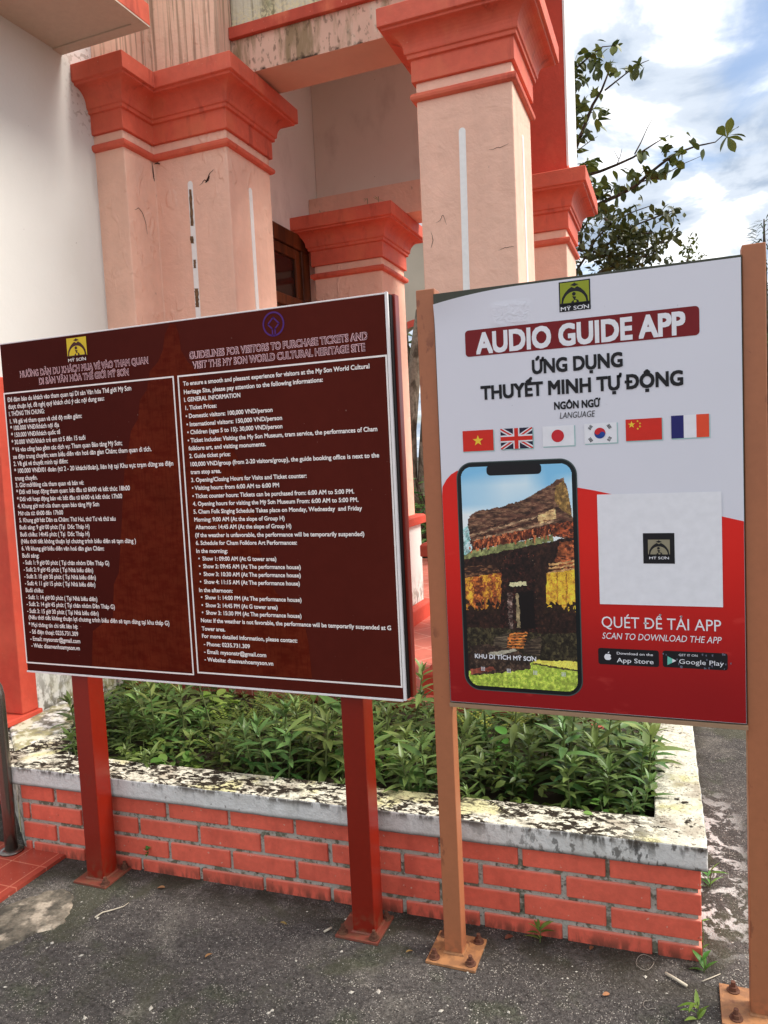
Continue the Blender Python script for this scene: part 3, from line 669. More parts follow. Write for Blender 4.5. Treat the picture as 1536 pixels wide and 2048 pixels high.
def emblem(mb, x0, x1, z0, z1, Y, light, dark, white, strip=True, border=True):
    """yellow square with a dark arched gate and a seated figure, name below; mi indices"""
    W = x1-x0; H = z1-z0
    if border: rect(mb, x0, x1, z0, z1, Y, dark)
    b = 0.04*W if border else 0.0; sh = 0.24*H if strip else 0.0
    a0, a1, b0, b1 = x0+b, x1-b, z0+sh, z1-b; w_ = a1-a0; h_ = b1-b0
    rect(mb, a0, a1, b0, b1, Y-EPS, light)
    cx = (a0+a1)/2
    P = [(a0+0.03*w_, b0), (a0+0.06*w_, b0+0.30*h_), (a0+0.16*w_, b0+0.52*h_), (a0+0.28*w_, b0+0.68*h_), (a0+0.40*w_, b0+0.78*h_),
         (cx, b0+0.70*h_), (a1-0.40*w_, b0+0.78*h_), (a1-0.28*w_, b0+0.68*h_), (a1-0.16*w_, b0+0.52*h_), (a1-0.06*w_, b0+0.30*h_), (a1-0.03*w_, b0)]
    poly(mb, P, Y-2*EPS, dark)
    Q = [(a0+0.10*w_, b0+0.0*h_)]+[(cx+0.40*w_*math.cos(PI-PI*k/14), b0+0.02*h_+0.54*h_*math.sin(PI*k/14)) for k in range(15)]
    poly(mb, Q, Y-3*EPS, light)
    poly(mb, [(cx-0.14*w_, b0+0.86*h_), (cx-0.02*w_, b0+0.93*h_), (cx, b0+0.98*h_), (cx+0.02*w_, b0+0.93*h_), (cx+0.14*w_, b0+0.86*h_), (cx, b0+0.80*h_)], Y-3*EPS, dark)
    # small seated figure
    poly(mb, circ(cx-0.02*w_, b0+0.44*h_, 0.065*w_, 10), Y-4*EPS, dark)
    poly(mb, [(cx-0.14*w_, b0), (cx-0.10*w_, b0+0.10*h_), (cx-0.02*w_, b0+0.16*h_), (cx-0.08*w_, b0+0.34*h_), (cx+0.06*w_, b0+0.30*h_), (cx+0.02*w_, b0+0.20*h_), (cx+0.13*w_, b0+0.14*h_), (cx+0.16*w_, b0)], Y-4*EPS, dark)
    poly(mb, circ(cx+0.02*w_, b0+0.09*h_, 0.05*w_, 10), Y-5*EPS, light)
    poly(mb, [(a0, b0-0.01*H), (a1, b0-0.01*H), (a1, b0+0.03*H), (a0, b0+0.03*H)], Y-5*EPS, dark)
    if strip:
        put_text(mb, 'MỸ SƠN', Vector((x0+0.05*W, 0, z0+0.09*H)), Vector((x1-0.05*W, 0, z0+0.09*H)), Y-5*EPS, 0.125*H, 0.012, mi=white)

# ------------------------------------------------------------------ brown information board
BY = 2.02
def z1p(x, y): return at(x/3.746, 640+y/3.746, BY)
def z2p(x, y): return at(x/3.746, 980+y/3.746, BY)
def z3p(x, y): return at(340+x/3.2, 580+y/3.2, BY)
def z4p(x, y): return at(340+x/3.2, 960+y/3.2, BY)
board = empty('information_board', (-1.47, 2.07, 0), 'dark maroon visitor information board with white two column text on two red posts', 'sign board')
TL, TR_, BL, BR = at(0, 690, BY), at(770, 588, BY), at(55, 1345, BY), at(805, 1393, BY)
BX0, BX1, BZ0, BZ1 = (TL.x+BL.x)/2, (TR_.x+BR.x)/2, (BL.z+BR.z)/2, (TL.z+TR_.z)/2
def m_maroon():
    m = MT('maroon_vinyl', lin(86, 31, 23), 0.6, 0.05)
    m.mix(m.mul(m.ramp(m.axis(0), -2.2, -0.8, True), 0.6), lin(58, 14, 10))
    m.vary(0.10, 2.5); m.vary(0.05, 30); m.mix(m.mul(m.ramp(m.noise(90, 2), 0.76, 0.78), 0.5), lin(150, 120, 110)); return m.done()
def m_tower():
    m = MT('tower_print', lin(100, 36, 19), 0.6, 0.04)
    m.mix(m.mul(m.ramp(m.noise(26, 5, (1, 1, 2.2), (2, 0, 1)), 0.35, 0.7), 0.8), lin(84, 20, 9))
    m.mix(m.mul(m.ramp(m.noise(60, 3, (2.5, 1, 0.3), (5, 0, 1)), 0.5, 0.62), 0.35), lin(76, 18, 9)); m.vary(0.15, 9); return m.done()
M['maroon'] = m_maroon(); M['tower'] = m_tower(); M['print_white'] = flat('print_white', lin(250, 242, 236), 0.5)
M['alu'] = flat('pale_edge_trim', lin(240, 236, 234), 0.5); M['title_fill'] = flat('title_maroon', lin(70, 16, 14), 0.5)
M['title_line'] = flat('title_outline', lin(240, 196, 200), 0.5)
M['yellow'] = flat('emblem_yellow', lin(226, 196, 40), 0.5); M['ink'] = flat('print_black', lin(28, 24, 24), 0.5); M['violet'] = flat('emblem_violet', lin(78, 26, 112), 0.5)
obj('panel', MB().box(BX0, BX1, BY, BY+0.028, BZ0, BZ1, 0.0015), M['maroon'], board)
obj('panel_edge', MB().box(BX1+0.001, BX1+0.0095, BY-0.0015, BY+0.008, BZ0-0.004, BZ1+0.006, 0.001).box(BX0-0.003, BX1, BY-0.0015, BY+0.008, BZ0-0.007, BZ0-0.0005, 0.001).box(BX0-0.003, BX1, BY+0.001, BY+0.012, BZ1+0.0005, BZ1+0.005, 0.001), M['alu'], board)
obj('back_frame', MB().box(BX1-0.03, BX1+0.021, BY+0.0285, BY+0.062, BZ0-0.002, BZ1+0.004, 0.002), M['maroon_post'], board)
obj('back_frame', MB().box(BX0, BX0+0.03, BY+0.0285, BY+0.058, BZ0-0.002, BZ1+0.004, 0.002), M['maroon_post'], board)
obj('panel_seam', MB().box(BX1+0.0005, BX1+0.0135, BY+0.0085, BY+0.028, BZ0, BZ1), M['ink'], board)
# printed tower silhouette (left profile, right profile, in photograph pixels)
LP = [(340, 648), (330, 668), (326, 700), (316, 724), (300, 742), (294, 780), (280, 800), (276, 838), (262, 862), (256, 905), (250, 930), (246, 992), (244, 1040), (238, 1145), (228, 1168), (226, 1235), (214, 1240), (186, 1262), (184, 1334)]
RP = [(350, 648), (358, 668), (362, 700), (376, 724), (396, 742), (404, 780), (424, 800), (436, 838), (452, 862), (470, 905), (482, 930), (498, 992), (512, 1040), (516, 1090), (543, 1165), (552, 1185), (606, 1232), (618, 1290), (624, 1356)]
mb = MB()
L3 = [at(x, y, BY) for x, y in LP]; R3 = [at(x, y, BY) for x, y in RP]
for i in range(len(L3)-1):
    a, b, c_, d = L3[i], R3[i], R3[i+1], L3[i+1]
    mb.quad((a.x, BY-0.0005, a.z), (b.x, BY-0.0005, b.z), (c_.x, BY-0.0005, c_.z), (d.x, BY-0.0005, d.z))
obj('printed_tower', mb, M['tower'], board)
# white frames
mb = MB()
def frame(mb, P, w_, Y):
    x0, x1 = (P[0].x+P[3].x)/2, (P[1].x+P[2].x)/2; t = (P[0].z+P[1].z)/2; b = (P[2].z+P[3].z)/2
    rect(mb, x0, x1, t-w_, t, Y); rect(mb, x0, x1, b, b+w_, Y); rect(mb, x0, x0+w_, b+w_, t-w_, Y); rect(mb, x1-w_, x1, b+w_, t-w_, Y)
frame(mb, [z1p(20, 548), z1p(1298, 420), z2p(1460, 1378), z2p(208, 1305)], 0.0052, BY-0.0012)
frame(mb, [z3p(40, 545), z3p(1387, 418), z4p(1492, 1322), z4p(185, 1243)], 0.0052, BY-0.0012)
obj('text_frames', mb, M['print_white'], board)
LEFT1 = [("Để đảm bảo du khách vào tham quan tại Di sản Văn hóa Thế giới Mỹ Sơn", 58, 600, 985, 515), ("được thuận lợi, đề nghị quý khách chú ý các nội dung sau:", 65, 655, 783, 588),
 ("I. THÔNG TIN CHUNG:", 70, 708, 335, 685), ("1. Về giá vé tham quan và chế độ miễn giảm:", 77, 765, 615, 718), ("* 100.000 VNĐ/khách nội địa", 80, 813, 445, 788),
 ("* 150.000 VNĐ/khách quốc tế", 87, 865, 453, 840), ("* 30.000 VNĐ/khách trẻ em từ 5 đến 15 tuổi", 90, 920, 642, 882), ("* Vé vào cổng bao gồm các dịch vụ: Tham quan Bảo tàng Mỹ Sơn;", 95, 973, 917, 925),
 ("xe điện trung chuyển; xem biểu diễn văn hoá dân gian Chăm; tham quan di tích.", 100, 1028, 1137, 968), ("2. Về giá vé thuyết minh tại điểm:", 105, 1082, 511, 1058),
 ("* 100.000 VNĐ/01 đoàn (từ 2 - 20 khách/đoàn), liên hệ tại Khu vực trạm dừng xe điện", 110, 1135, 1300, 1075), ("trung chuyển.", 115, 1188, 283, 1183),
 ("3. Giờ mở/đóng cửa tham quan và bán vé:", 120, 1240, 630, 1220), ("* Đối với hoạt động tham quan: bắt đầu từ 6h00 và kết thúc 18h00", 125, 1293, 975, 1260)]
LEFT2 = [("* Đối với hoạt động bán vé: bắt đầu từ 6h00 và kết thúc 17h00", 130, 73, 917, 47), ("4. Khung giờ mở cửa tham quan bảo tàng Mỹ Sơn", 135, 125, 745, 107), ("Mở cửa từ: 6h00 đến 17h00", 140, 178, 475, 170),
 ("5. Khung giờ hát Dân ca Chăm: Thứ Hai, thứ Tư và thứ sáu", 147, 230, 868, 215), ("Buổi sáng: 9 giờ 00 phút (Tại  Dốc Tháp H)", 150, 283, 673, 275), ("Buổi chiều: 14h45 phút ( Tại  Dốc Tháp H)", 155, 335, 673, 331),
 ("(Nếu thời tiết không thuận lợi chương trình biểu diễn sẽ tạm dừng )", 160, 388, 1020, 382), ("6. Về khung giờ biểu diễn văn hoá dân gian Chăm:", 165, 440, 782, 440), ("Buổi sáng:", 170, 493, 295, 494),
 ("- Suất 1: 9 giờ 00 phút ( Tại chân nhóm Đền Tháp G)", 175, 546, 820, 549), ("- Suất 2: 9 giờ 45 phút ( Tại Nhà biểu diễn)", 180, 598, 700, 602), ("- Suất 3: 10 giờ 30 phút ( Tại Nhà biểu diễn)", 185, 651, 720, 655),
 ("- Suất 4: 11 giờ 15 phút ( Tại Nhà biểu diễn)", 190, 702, 716, 709), ("Buổi chiều:", 195, 752, 327, 755), ("- Suất 1: 14 giờ 00 phút ( Tại Nhà biểu diễn)", 198, 806, 731, 817),
 ("- Suất 2: 14 giờ 45 phút ( Tại chân nhóm Đền Tháp G)", 203, 858, 862, 874), ("- Suất 3: 15 giờ 30 phút ( Tại Nhà biểu diễn)", 207, 910, 741, 924),
 ("(Nếu thời tiết không thuận lợi chương trình biểu diễn sẽ tạm dừng tại khu tháp G)", 218, 962, 1270, 992), ("* Mọi thông tin chi tiết liên hệ:", 218, 1012, 585, 1024),
 ("- Số điện thoại: 0235.731.309", 225, 1065, 588, 1078), ("- Email: mysonstr@gmail.com", 230, 1117, 603, 1132), ("- Web: disanvanhoamyson.vn", 238, 1168, 600, 1185)]
RIGHT1 = [("To ensure a smooth and pleasant experience for visitors at the My Son World Cultural", 85, 600, 1278, 492), ("Heritage Site, please pay attention to the following informations:", 90, 652, 980, 580), ("I. GENERAL INFORMATION", 92, 703, 452, 678),
 ("1. Ticket Prices:", 100, 755, 300, 744), ("• Domestic visitors: 100,000 VND/person", 102, 807, 658, 772), ("• International visitors: 150,000 VND/person", 107, 860, 719, 823), ("• Children (ages 5 to 15): 30,000 VND/person", 112, 911, 721, 876),
 ("• Ticket includes: Visiting the My Son Museum, tram service, the performances of Cham", 115, 965, 1328, 892), ("folklore art, and visiting monuments.", 120, 1014, 615, 990), ("2. Guide ticket price:", 125, 1063, 388, 1054),
 ("100,000 VND/group (from 2-20 visitors/group), the guide booking office is next to the", 133, 1115, 1340, 1062), ("tram stop area.", 133, 1167, 328, 1160), ("3. Opening/Closing Hours for Visits and Ticket counter:", 137, 1217, 876, 1192),
 ("• Visiting hours: from 6:00 AM to 6:00 PM", 142, 1270, 700, 1250), ("• Ticket counter hours: Tickets can be purchased from: 6:00 AM to 5:00 PM.", 145, 1322, 1180, 1290)]
RIGHT2 = [("4. Opening hours for visiting the Mỹ Sơn Museum From: 6:00 AM to 5:00 PM.", 148, 155, 1207, 128), ("5. Cham Folk Singing Schedule Takes place on Monday, Wednesday  and Friday", 152, 205, 1230, 182), ("Morning: 9:00 AM (At the slope of Group H)", 157, 255, 735, 247),
 ("Afternoon: 14:45 AM (At the slope of Group H)", 165, 302, 778, 298), ("(If the weather is unfavorable, the performance will be temporarily suspended)", 163, 355, 1245, 347), ("6. Schedule for Cham Folklore Art Performances:", 167, 405, 814, 402), ("In the morning:", 170, 456, 370, 456),
 ("•  Show 1: 09:00 AM (At G tower area)", 183, 505, 682, 507), ("•  Show 2: 09:45 AM (At The performance house)", 187, 555, 838, 558), ("•  Show 3: 10:30 AM (At The performance house)", 190, 605, 838, 610), ("•  Show 4: 11:15 AM (At The performance house)", 193, 656, 832, 661),
 ("In the afternoon:", 188, 707, 402, 709), ("•  Show 1: 14:00 PM (At The performance house)", 200, 755, 843, 766), ("•  Show 2: 14:45 PM (At G tower area)", 204, 805, 690, 814), ("•  Show 3: 15:30 PM (At The performance house)", 206, 853, 843, 868),
 ("Note: If the weather is not favorable, the performance will be temporarily suspended at G", 200, 905, 1416, 942), ("Tower area.", 205, 953, 355, 958), ("For more detailed information, please contact:", 207, 1005, 816, 1023),
 ("- Phone: 0235.731.309", 218, 1055, 513, 1062), ("- Email: mysonstr@gmail.com", 220, 1105, 617, 1117), ("- Website: disanvanhoamyson.vn", 223, 1155, 662, 1170)]
mb = MB()
for L, fn, cap_ in ((LEFT1, z1p, 0.0152), (LEFT2, z2p, 0.0148), (RIGHT1, z3p, 0.0128), (RIGHT2, z4p, 0.0126)):
    for s, a, b, c_, d in L:
        p, q = fn(a, b), fn(c_, d); zz = (p.z+q.z)/2; p.z = q.z = zz
        put_text(mb, s, p, q, BY-0.0014, cap_, 0.022 if fn in (z1p, z2p) else 0.030, zc=0.27)
obj('visitor_text', mb, M['print_white'], board, recalc=False)
mb = MB()
for s, fn, a, b, c_, d in (("HƯỚNG DẪN DU KHÁCH MUA VÉ VÀO THAM QUAN", z1p, 150, 407, 1113, 302), ("DI SẢN VĂN HÓA THẾ GIỚI MỸ SƠN", z1p, 292, 457, 968, 392),
                           ("GUIDELINES FOR VISITORS TO PURCHASE TICKETS AND", z3p, 122, 415, 1266, 298), ("VISIT THE MY SON WORLD CULTURAL HERITAGE SITE", z3p, 144, 478, 1251, 370)):
    p, q = fn(a, b), fn(c_, d); p.z = q.z = (p.z+q.z)/2
    put_text(mb, s, p, q, BY-0.0010, 0.0200, 0.058, mi=0); put_text(mb, s, p, q, BY-0.0018, 0.0195, 0.0, mi=1)
obj('board_titles', mb, [M['title_line'], M['title_fill']], board, recalc=False)
mb = MB(); a, b = z1p(498, 138), z1p(660, 318)
emblem(mb, a.x, z1p(655, 250).x, z1p(600, 312).z, z1p(575, 131).z, BY-0.001, 0, 1, 2, border=False)
obj('emblem', mb, [M['yellow'], M['title_fill'], M['print_white']], board, recalc=False)
mb = MB(); c0 = at(547, 648, BY); r = 0.037
ring(mb, c0.x, c0.z, r*0.86, r, BY-0.001)
s_ = r*0.52
for a_, b_ in (((0, s_), (s_, 0)), ((s_, 0), (0.12*r, -0.75*s_)), ((-s_, 0), (-0.12*r, -0.75*s_)), ((-s_, 0), (0, s_)), ((0.12*r, -0.75*s_), (0.12*r, -0.9*r)), ((-0.12*r, -0.75*s_), (-0.12*r, -0.9*r))):
    A = Vector(a_); B = Vector(b_); d = (B-A).normalized(); nn = Vector((-d.y, d.x))*r*0.06
    poly(mb, [(c0.x+q.x, c0.z+q.y) for q in (A+nn-d*r*.04, B+nn+d*r*.04, B-nn+d*r*.04, A-nn-d*r*.04)], BY-0.001)
obj('heritage_emblem', mb, M['violet'], board, recalc=False)
def hexbolt(name, x, y, z, m, parent, r=0.011):
    mb = MB(); mb.tube([(x, y, z), (x, y, z+0.003)], r*1.5, 12); mb.tube([(x, y, z+0.003), (x, y, z+0.013)], r, 6); mb.tube([(x, y, z+0.013), (x, y, z+0.026)], r*0.55, 8)
    return obj(name, mb, m, parent)
def sign_post(parent, x0, x1, y0, y1, z0, z1, pm, plate, platem, bolts):
    p = obj('post', MB().box(x0, x1, y0, y1, z0, z1, 0.003, seg=3), pm, parent)
    (a, b, c_, d) = plate
    g = bev_all(obj('base_plate', MB().box(a, b, c_, d, 0.0, 0.008), platem, parent), 0.001)
    w_ = MB(); w_.tube([(x0-.002, y0-.002, .009), (x1+.002, y0-.002, .009), (x1+.002, y1, .009)], 0.005, 6); obj('weld', w_, platem, p)
    for bx, by in bolts: hexbolt('bolt', a+(b-a)*bx, c_+(d-c_)*by, 0.008, M['rust'], g)
PY = 2.05
sign_post(board, -0.977, -0.902, PY, PY+0.075, 0.006, BZ0+0.5, M['maroon_post'], (-1.023, -0.88, 2.015, 2.162), M['plate_r'], [(0.13, 0.14), (0.87, 0.14), (0.87, 0.86), (0.13, 0.86)])
sign_post(board, -2.043, -1.968, PY, PY+0.075, 0.006, BZ0+0.5, M['maroon_post'], (-2.075, -1.93, 2.015, 2.162), M['plate_r'], [(0.9, 0.12), (0.13, 0.86), (0.87, 0.86)])

# ------------------------------------------------------------------ audio guide poster board on tan posts
PB = 2.03
def z5p(x, y): return at(840+x/2.207, 480+y/2.207, PB)
def z6p(x, y): return at(860+x/3.791, 900+y/3.791, PB)
def z7p(x, y): return at(1150+x/3.979, 950+y/3.979, PB)
poster = empty('poster_board', (-0.23, 2.07, 0), 'white and red audio guide poster board between two tan posts', 'sign board')
QX0, QX1, QZ0, QZ1 = -0.6165, 0.1535, 0.785, 1.9365
M['backing'] = flat('dark_backing', lin(74, 76, 66), 0.7); M['frame_t'] = flat('tan_frame', lin(160, 128, 100), 0.6)
obj('backing_panel', MB().box(QX0-0.003, QX1+0.002, PB+0.004, PB+0.026, QZ0-0.004, QZ1+0.003, 0.001), M['backing'], poster)
obj('frame_edge', MB().box(QX0-0.004, QX1+0.004, PB-0.002, PB+0.024, QZ0-0.016, QZ0-0.0045, 0.001), M['frame_t'], poster)
PTS = [MT('poster_white', lin(224, 224, 232), 0.5, 0.3)]
PTS[0].vary(0.02, 3); PTS[0].mix(PTS[0].mul(PTS[0].ramp(PTS[0].noise(70, 3, off=(1, 0, 7)), 0.74, 0.76), 0.35), lin(150, 150, 156))
wr = PTS[0].mul(PTS[0].mul(PTS[0].ramp(PTS[0].axis(0), -0.47, -0.44), PTS[0].ramp(PTS[0].axis(0), -0.37, -0.34, True)), PTS[0].mul(PTS[0].ramp(PTS[0].axis(2), 1.82, 1.84), PTS[0].ramp(PTS[0].axis(2), 1.88, 1.90, True)))
PTS[0].height(PTS[0].mul(wr, PTS[0].noise(48, 3, dist=1.5)), 1.0).height(PTS[0].noise(5, 3), 0.05)
M['poster_white'] = PTS[0].done(0.6, 0.006)
mr = MT('poster_red', lin(226, 32, 20), 0.42, 0.35)
mr.mix(mr.ramp(mr.axis(2), 0.80, 1.30, True), lin(150, 12, 18)); mr.vary(0.04, 5)
mr.mix(mr.mul(mr.ramp(mr.noise(5, 4, (1, 1, 3)), 0.6, 0.66), 0.15), lin(235, 90, 80)); M['poster_red'] = mr.done()
# the sheet: sagging and curling at its upper left corner
nx, nz = 48, 60; mb = MB(); vs = []
for j in range(nz+1):
    for i in range(nx+1):
        u = i/nx; x = QX0+(QX1-QX0)*u; t = max(0.0, 1-u/0.33); top = QZ1-0.004-0.024*t*t
        v = j/nz; z = QZ0+(top-QZ0)*v
        curl = 0.010*(t**1.5)*max(0, (v-0.93)/0.07)**2
        vs.append((x, PB-0.0006*math.sin(u*9)*math.sin(v*7)*0-curl, z))
fs = [(j*(nx+1)+i, j*(nx+1)+i+1, (j+1)*(nx+1)+i+1, (j+1)*(nx+1)+i) for j in range(nz) for i in range(nx)]
mb.add(vs, fs); obj('poster_sheet', mb, M['poster_white'], poster, smooth=True)
Y0 = PB-0.0008
mb = MB()
# red lower field: left block behind the phone and the big curve on the right
curve = [(1125, 290), (1180, 297), (1240, 307)]
RC = [z6p(78, 345), z6p(95, 280), z6p(125, 225), z6p(160, 185), z6p(205, 158), z6p(400, 158), z6p(700, 200)]+[z6p(1100, 285), z7p(22, 100), z7p(150, 122), z7p(280, 150), z7p(600, 205), z7p(900, 262), z7p(1150, 325), z7p(1335, 368)]
T = [(max(QX0+0.0005, p.x), p.z) for p in RC]; T[-1] = (QX1-0.0005, T[-1][1])
for i in range(len(T)-1):
    if T[i+1][0] > T[i][0]+1e-5: mb.quad((T[i][0], Y0, QZ0+0.001), (T[i+1][0], Y0, QZ0+0.001), (T[i+1][0], Y0, T[i+1][1]), (T[i][0], Y0, T[i][1]))
xl = z6p(150, 1850).x
obj('red_field', mb, M['poster_red'], poster, recalc=False)
pr = {}
for k, c_ in dict(p_maroon=(122, 16, 22), p_white=(236, 236, 240), p_black=(26, 24, 28), p_red=(214, 44, 30), p_yellow=(244, 206, 60), p_blue=(34, 34, 104), p_navy=(38, 34, 58), p_orange=(232, 78, 46),
                  p_teal=(170, 206, 204), p_kblue=(36, 70, 150), p_kred=(204, 40, 48), p_olive=(150, 160, 40), p_sand=(150, 142, 118), p_green=(110, 200, 180), p_scuff=(104, 106, 122)).items(): pr[k] = flat(k, lin(*c_), 0.5)
pm = list(pr.values()); PI_ = {k: i for i, k in enumerate(pr)}
def qd(mb, pts, Y, k): poly(mb, [(p.x, p.z) for p in pts], Y, PI_[k])
# banner
A, B = z5p(198, 408), z5p(1232, 282); Cc, D = z5p(1234, 408), z5p(203, 527)
bx0, bx1, bz0, bz1 = (A.x+D.x)/2, (B.x+Cc.x)/2, (Cc.z+D.z)/2, (A.z+B.z)/2
mb = MB(); poly(mb, rrect(bx0, bx1, bz0, bz1, 0.010), Y0, PI_['p_maroon']); obj('title_banner', mb, pm, poster, recalc=False)
mb = MB()
def pt(s, fn, a, b, c_, d, cap_, k, bold=0.02, shear=0.0, Y=Y0-EPS, own=None):
    p, q = fn(a, b), fn(c_, d); p.z = q.z = (p.z+q.z)/2
    if own: mb = MB()
    else: mb = globals()['mb']
    put_text(mb, s, p, q, Y, cap_, bold, shear, mi=PI_[k])
    if own: obj(own, mb, pm, poster, recalc=False)
pt('AUDIO GUIDE APP', z5p, 247, 463, 1172, 360, 0.0520, 'p_white', 0.042, own='title_lettering')
pt('ỨNG DỤNG', z5p, 494, 564, 895, 524, 0.0345, 'p_black', 0.040, own='subtitle_lettering')
pt('THUYẾT MINH TỰ ĐỘNG', z5p, 268, 681, 1162, 602, 0.0345, 'p_black', 0.040, own='subtitle_lettering')
pt('NGÔN NGỮ', z5p, 592, 732, 797, 719, 0.0185, 'p_black', 0.040, own='caption_lettering')
pt('LANGUAGE', z5p, 617, 775, 773, 766, 0.0155, 'p_black', 0.0, 0.2, own='caption_lettering')
pt('QUÉT ĐỂ TẢI APP', z7p, 212, 1174, 1163, 1192, 0.0290, 'p_white', 0.004, own='download_lettering')
pt('SCAN TO DOWNLOAD THE APP', z7p, 217, 1283, 1167, 1308, 0.0165, 'p_white', 0.004, 0.2, own='download_lettering')
# logo at the top
mb = MB(); A, B = z5p(612, 188), z5p(754, 302)
emblem(mb, A.x, B.x, z5p(685, 312).z, z5p(681, 179).z, Y0, PI_['p_olive'], PI_['p_black'], PI_['p_white']); obj('emblem', mb, pm, poster, recalc=False)
# flags
FL = [((188, 845), (323, 835), (326, 928), (192, 935)), ((356, 835), (497, 825), (498, 917), (358, 925)), ((541, 825), (680, 815), (682, 905), (543, 913)),
      ((725, 813), (868, 803), (870, 892), (727, 901)), ((907, 795), (1067, 782), (1069, 880), (910, 888)), ((1108, 777), (1275, 766), (1277, 868), (1110, 877))]
for i, F in enumerate(FL):
    a, b, c_, d = [z5p(*q) for q in F]; x0, x1, z0, z1 = (a.x+d.x)/2, (b.x+c_.x)/2, (c_.z+d.z)/2, (a.z+b.z)/2
    W, H = x1-x0, z1-z0; cx, cz = (x0+x1)/2, (z0+z1)/2; mb = MB()
    rect(mb, x0+0.001, x1+0.0028, z0-0.0028, z1-0.001, Y0, PI_['p_teal'])
    Yf = Y0-EPS; K = lambda k: PI_[k]
    R = lambda a0, a1, b0, b1, k, e=1: rect(mb, x0+W*a0, x0+W*a1, z0+H*b0, z0+H*b1, Yf-EPS*e, K(k))
    if i == 0: R(0, 1, 0, 1, 'p_red', 0); star_add(mb, cx, cz, H*0.27, Yf-EPS, K('p_yellow'))
    if i == 1:
        R(0, 1, 0, 1, 'p_navy', 0)
        for w_, k, e in ((0.13, 'p_white', 1), (0.05, 'p_red', 2)):
            for s in (1, -1):
                hh = H*w_; P = [(x0, cz-s*H/2+hh if s > 0 else cz+H/2-hh), (x0, cz-s*H/2), (x0+hh*1.2, cz-s*H/2), (x1, cz+s*H/2-s*hh), (x1, cz+s*H/2), (x1-hh*1.2, cz+s*H/2)]
                poly(mb, P, Yf-EPS*e-0.0001*(s > 0), K(k))
        R(0, 1, 0.33, 0.67, 'p_white', 3); R(0.40, 0.60, 0, 1, 'p_white', 3.2); R(0, 1, 0.40, 0.60, 'p_red', 4); R(0.44, 0.56, 0, 1, 'p_red', 4.2)
    if i == 2: R(0, 1, 0, 1, 'p_white', 0); poly(mb, circ(cx-0.02*W, cz, H*0.31), Yf-EPS, K('p_kred'))
    if i == 3:
        R(0, 1, 0, 1, 'p_white', 0); r = H*0.27; cx -= 0.02*W
        ro = -0.5
        poly(mb, circ(cx, cz, r), Yf-EPS, K('p_kblue')); poly(mb, circ(cx, cz, r, 16, ro, ro+PI), Yf-EPS*2, K('p_kred'))
        poly(mb, circ(cx-r/2*math.cos(ro), cz-r/2*math.sin(ro), r/2, 16), Yf-EPS*3, K('p_kred')); poly(mb, circ(cx+r/2*math.cos(ro), cz+r/2*math.sin(ro), r/2, 16), Yf-EPS*3, K('p_kblue'))
        for sx, sz in ((-1, 1), (1, 1), (-1, -1), (1, -1)):
            th = math.atan2(sz*H*0.30, sx*W*0.30); dv = Vector((math.cos(th), math.sin(th))); nv = Vector((-dv.y, dv.x)); cc = Vector((cx+sx*W*0.29, cz+sz*H*0.31))
            for q in (-1, 0, 1):
                for half in ((-1, -0.1), (0.1, 1)) if (sx != sz and q != 0) or (sx == 1 and sz == -1) else ((-1, 1),):
                    o_ = cc+dv*q*H*0.055; P = [o_+nv*half[0]*H*0.11-dv*H*0.017, o_+nv*half[1]*H*0.11-dv*H*0.017, o_+nv*half[1]*H*0.11+dv*H*0.017, o_+nv*half[0]*H*0.11+dv*H*0.017]
                    poly(mb, [(p.x, p.y) for p in P], Yf-EPS, K('p_black'))
    if i == 4:
        R(0, 1, 0, 1, 'p_red', 0); star_add(mb, x0+W*0.165, z0+H*0.75, H*0.17, Yf-EPS, K('p_yellow'))
        for k, (sx, sz) in enumerate(((0.335, 0.90), (0.40, 0.79), (0.40, 0.65), (0.335, 0.55))): star_add(mb, x0+W*sx, z0+H*sz, H*0.06, Yf-EPS, K('p_yellow'), 0.4*k)
    if i == 5: R(0, 0.333, 0, 1, 'p_blue', 0); R(0.333, 0.667, 0, 1, 'p_white', 0); R(0.667, 1, 0, 1, 'p_orange', 0)
    obj('printed_flag', mb, pm, poster, recalc=False)
# phone graphic
A, B, Cc, D = z6p(198, 96), z6p(1110, 55), z6p(1166, 1868), z6p(272, 1800)
px0, px1, pz0, pz1 = (z6p(195, 300).x+z6p(270, 1650).x)/2, (z6p(1112, 300).x+z6p(1163, 1650).x)/2, (z6p(650, 1838).z), z6p(650, 78).z
M['ph_body'] = flat('phone_black', lin(22, 26, 28), 0.4); M['ph_rim'] = flat('phone_rim', lin(70, 84, 82), 0.4)
mb = MB(); poly(mb, rrect(px0, px1, pz0, pz1, 0.045, 10), Y0-EPS, 1); poly(mb, rrect(px0+0.003, px1-0.003, pz0+0.003, pz1-0.003, 0.043, 10), Y0-EPS*2, 0)
obj('printed_phone', mb, [M['ph_body'], M['ph_rim']], poster, recalc=False)
sx0, sx1, sz0, sz1 = px0+0.0135, px1-0.0135, pz0+0.0135, pz1-0.0135
NXP, NZP = 200, 400
gx = (np.arange(NXP)+0.5)/NXP; gz = (np.arange(NZP)+0.5)/NZP
GX, GZ = np.meshgrid(sx0+(sx1-sx0)*gx, sz0+(sz1-sz0)*gz)
nr = np.random.RandomState(5)
def vnoise(cx, cz):
    g = nr.rand(cz+2, cx+2); X = np.linspace(0, cx, NXP); Z = np.linspace(0, cz, NZP); xi = X.astype(int); zi = Z.astype(int); fx = (X-xi)[None, :]; fz = (Z-zi)[:, None]
    a = g[zi][:, xi]; b = g[zi][:, xi+1]; c_ = g[zi+1][:, xi]; d = g[zi+1][:, xi+1]
    return (a*(1-fx)+b*fx)*(1-fz)+(c_*(1-fx)+d*fx)*fz
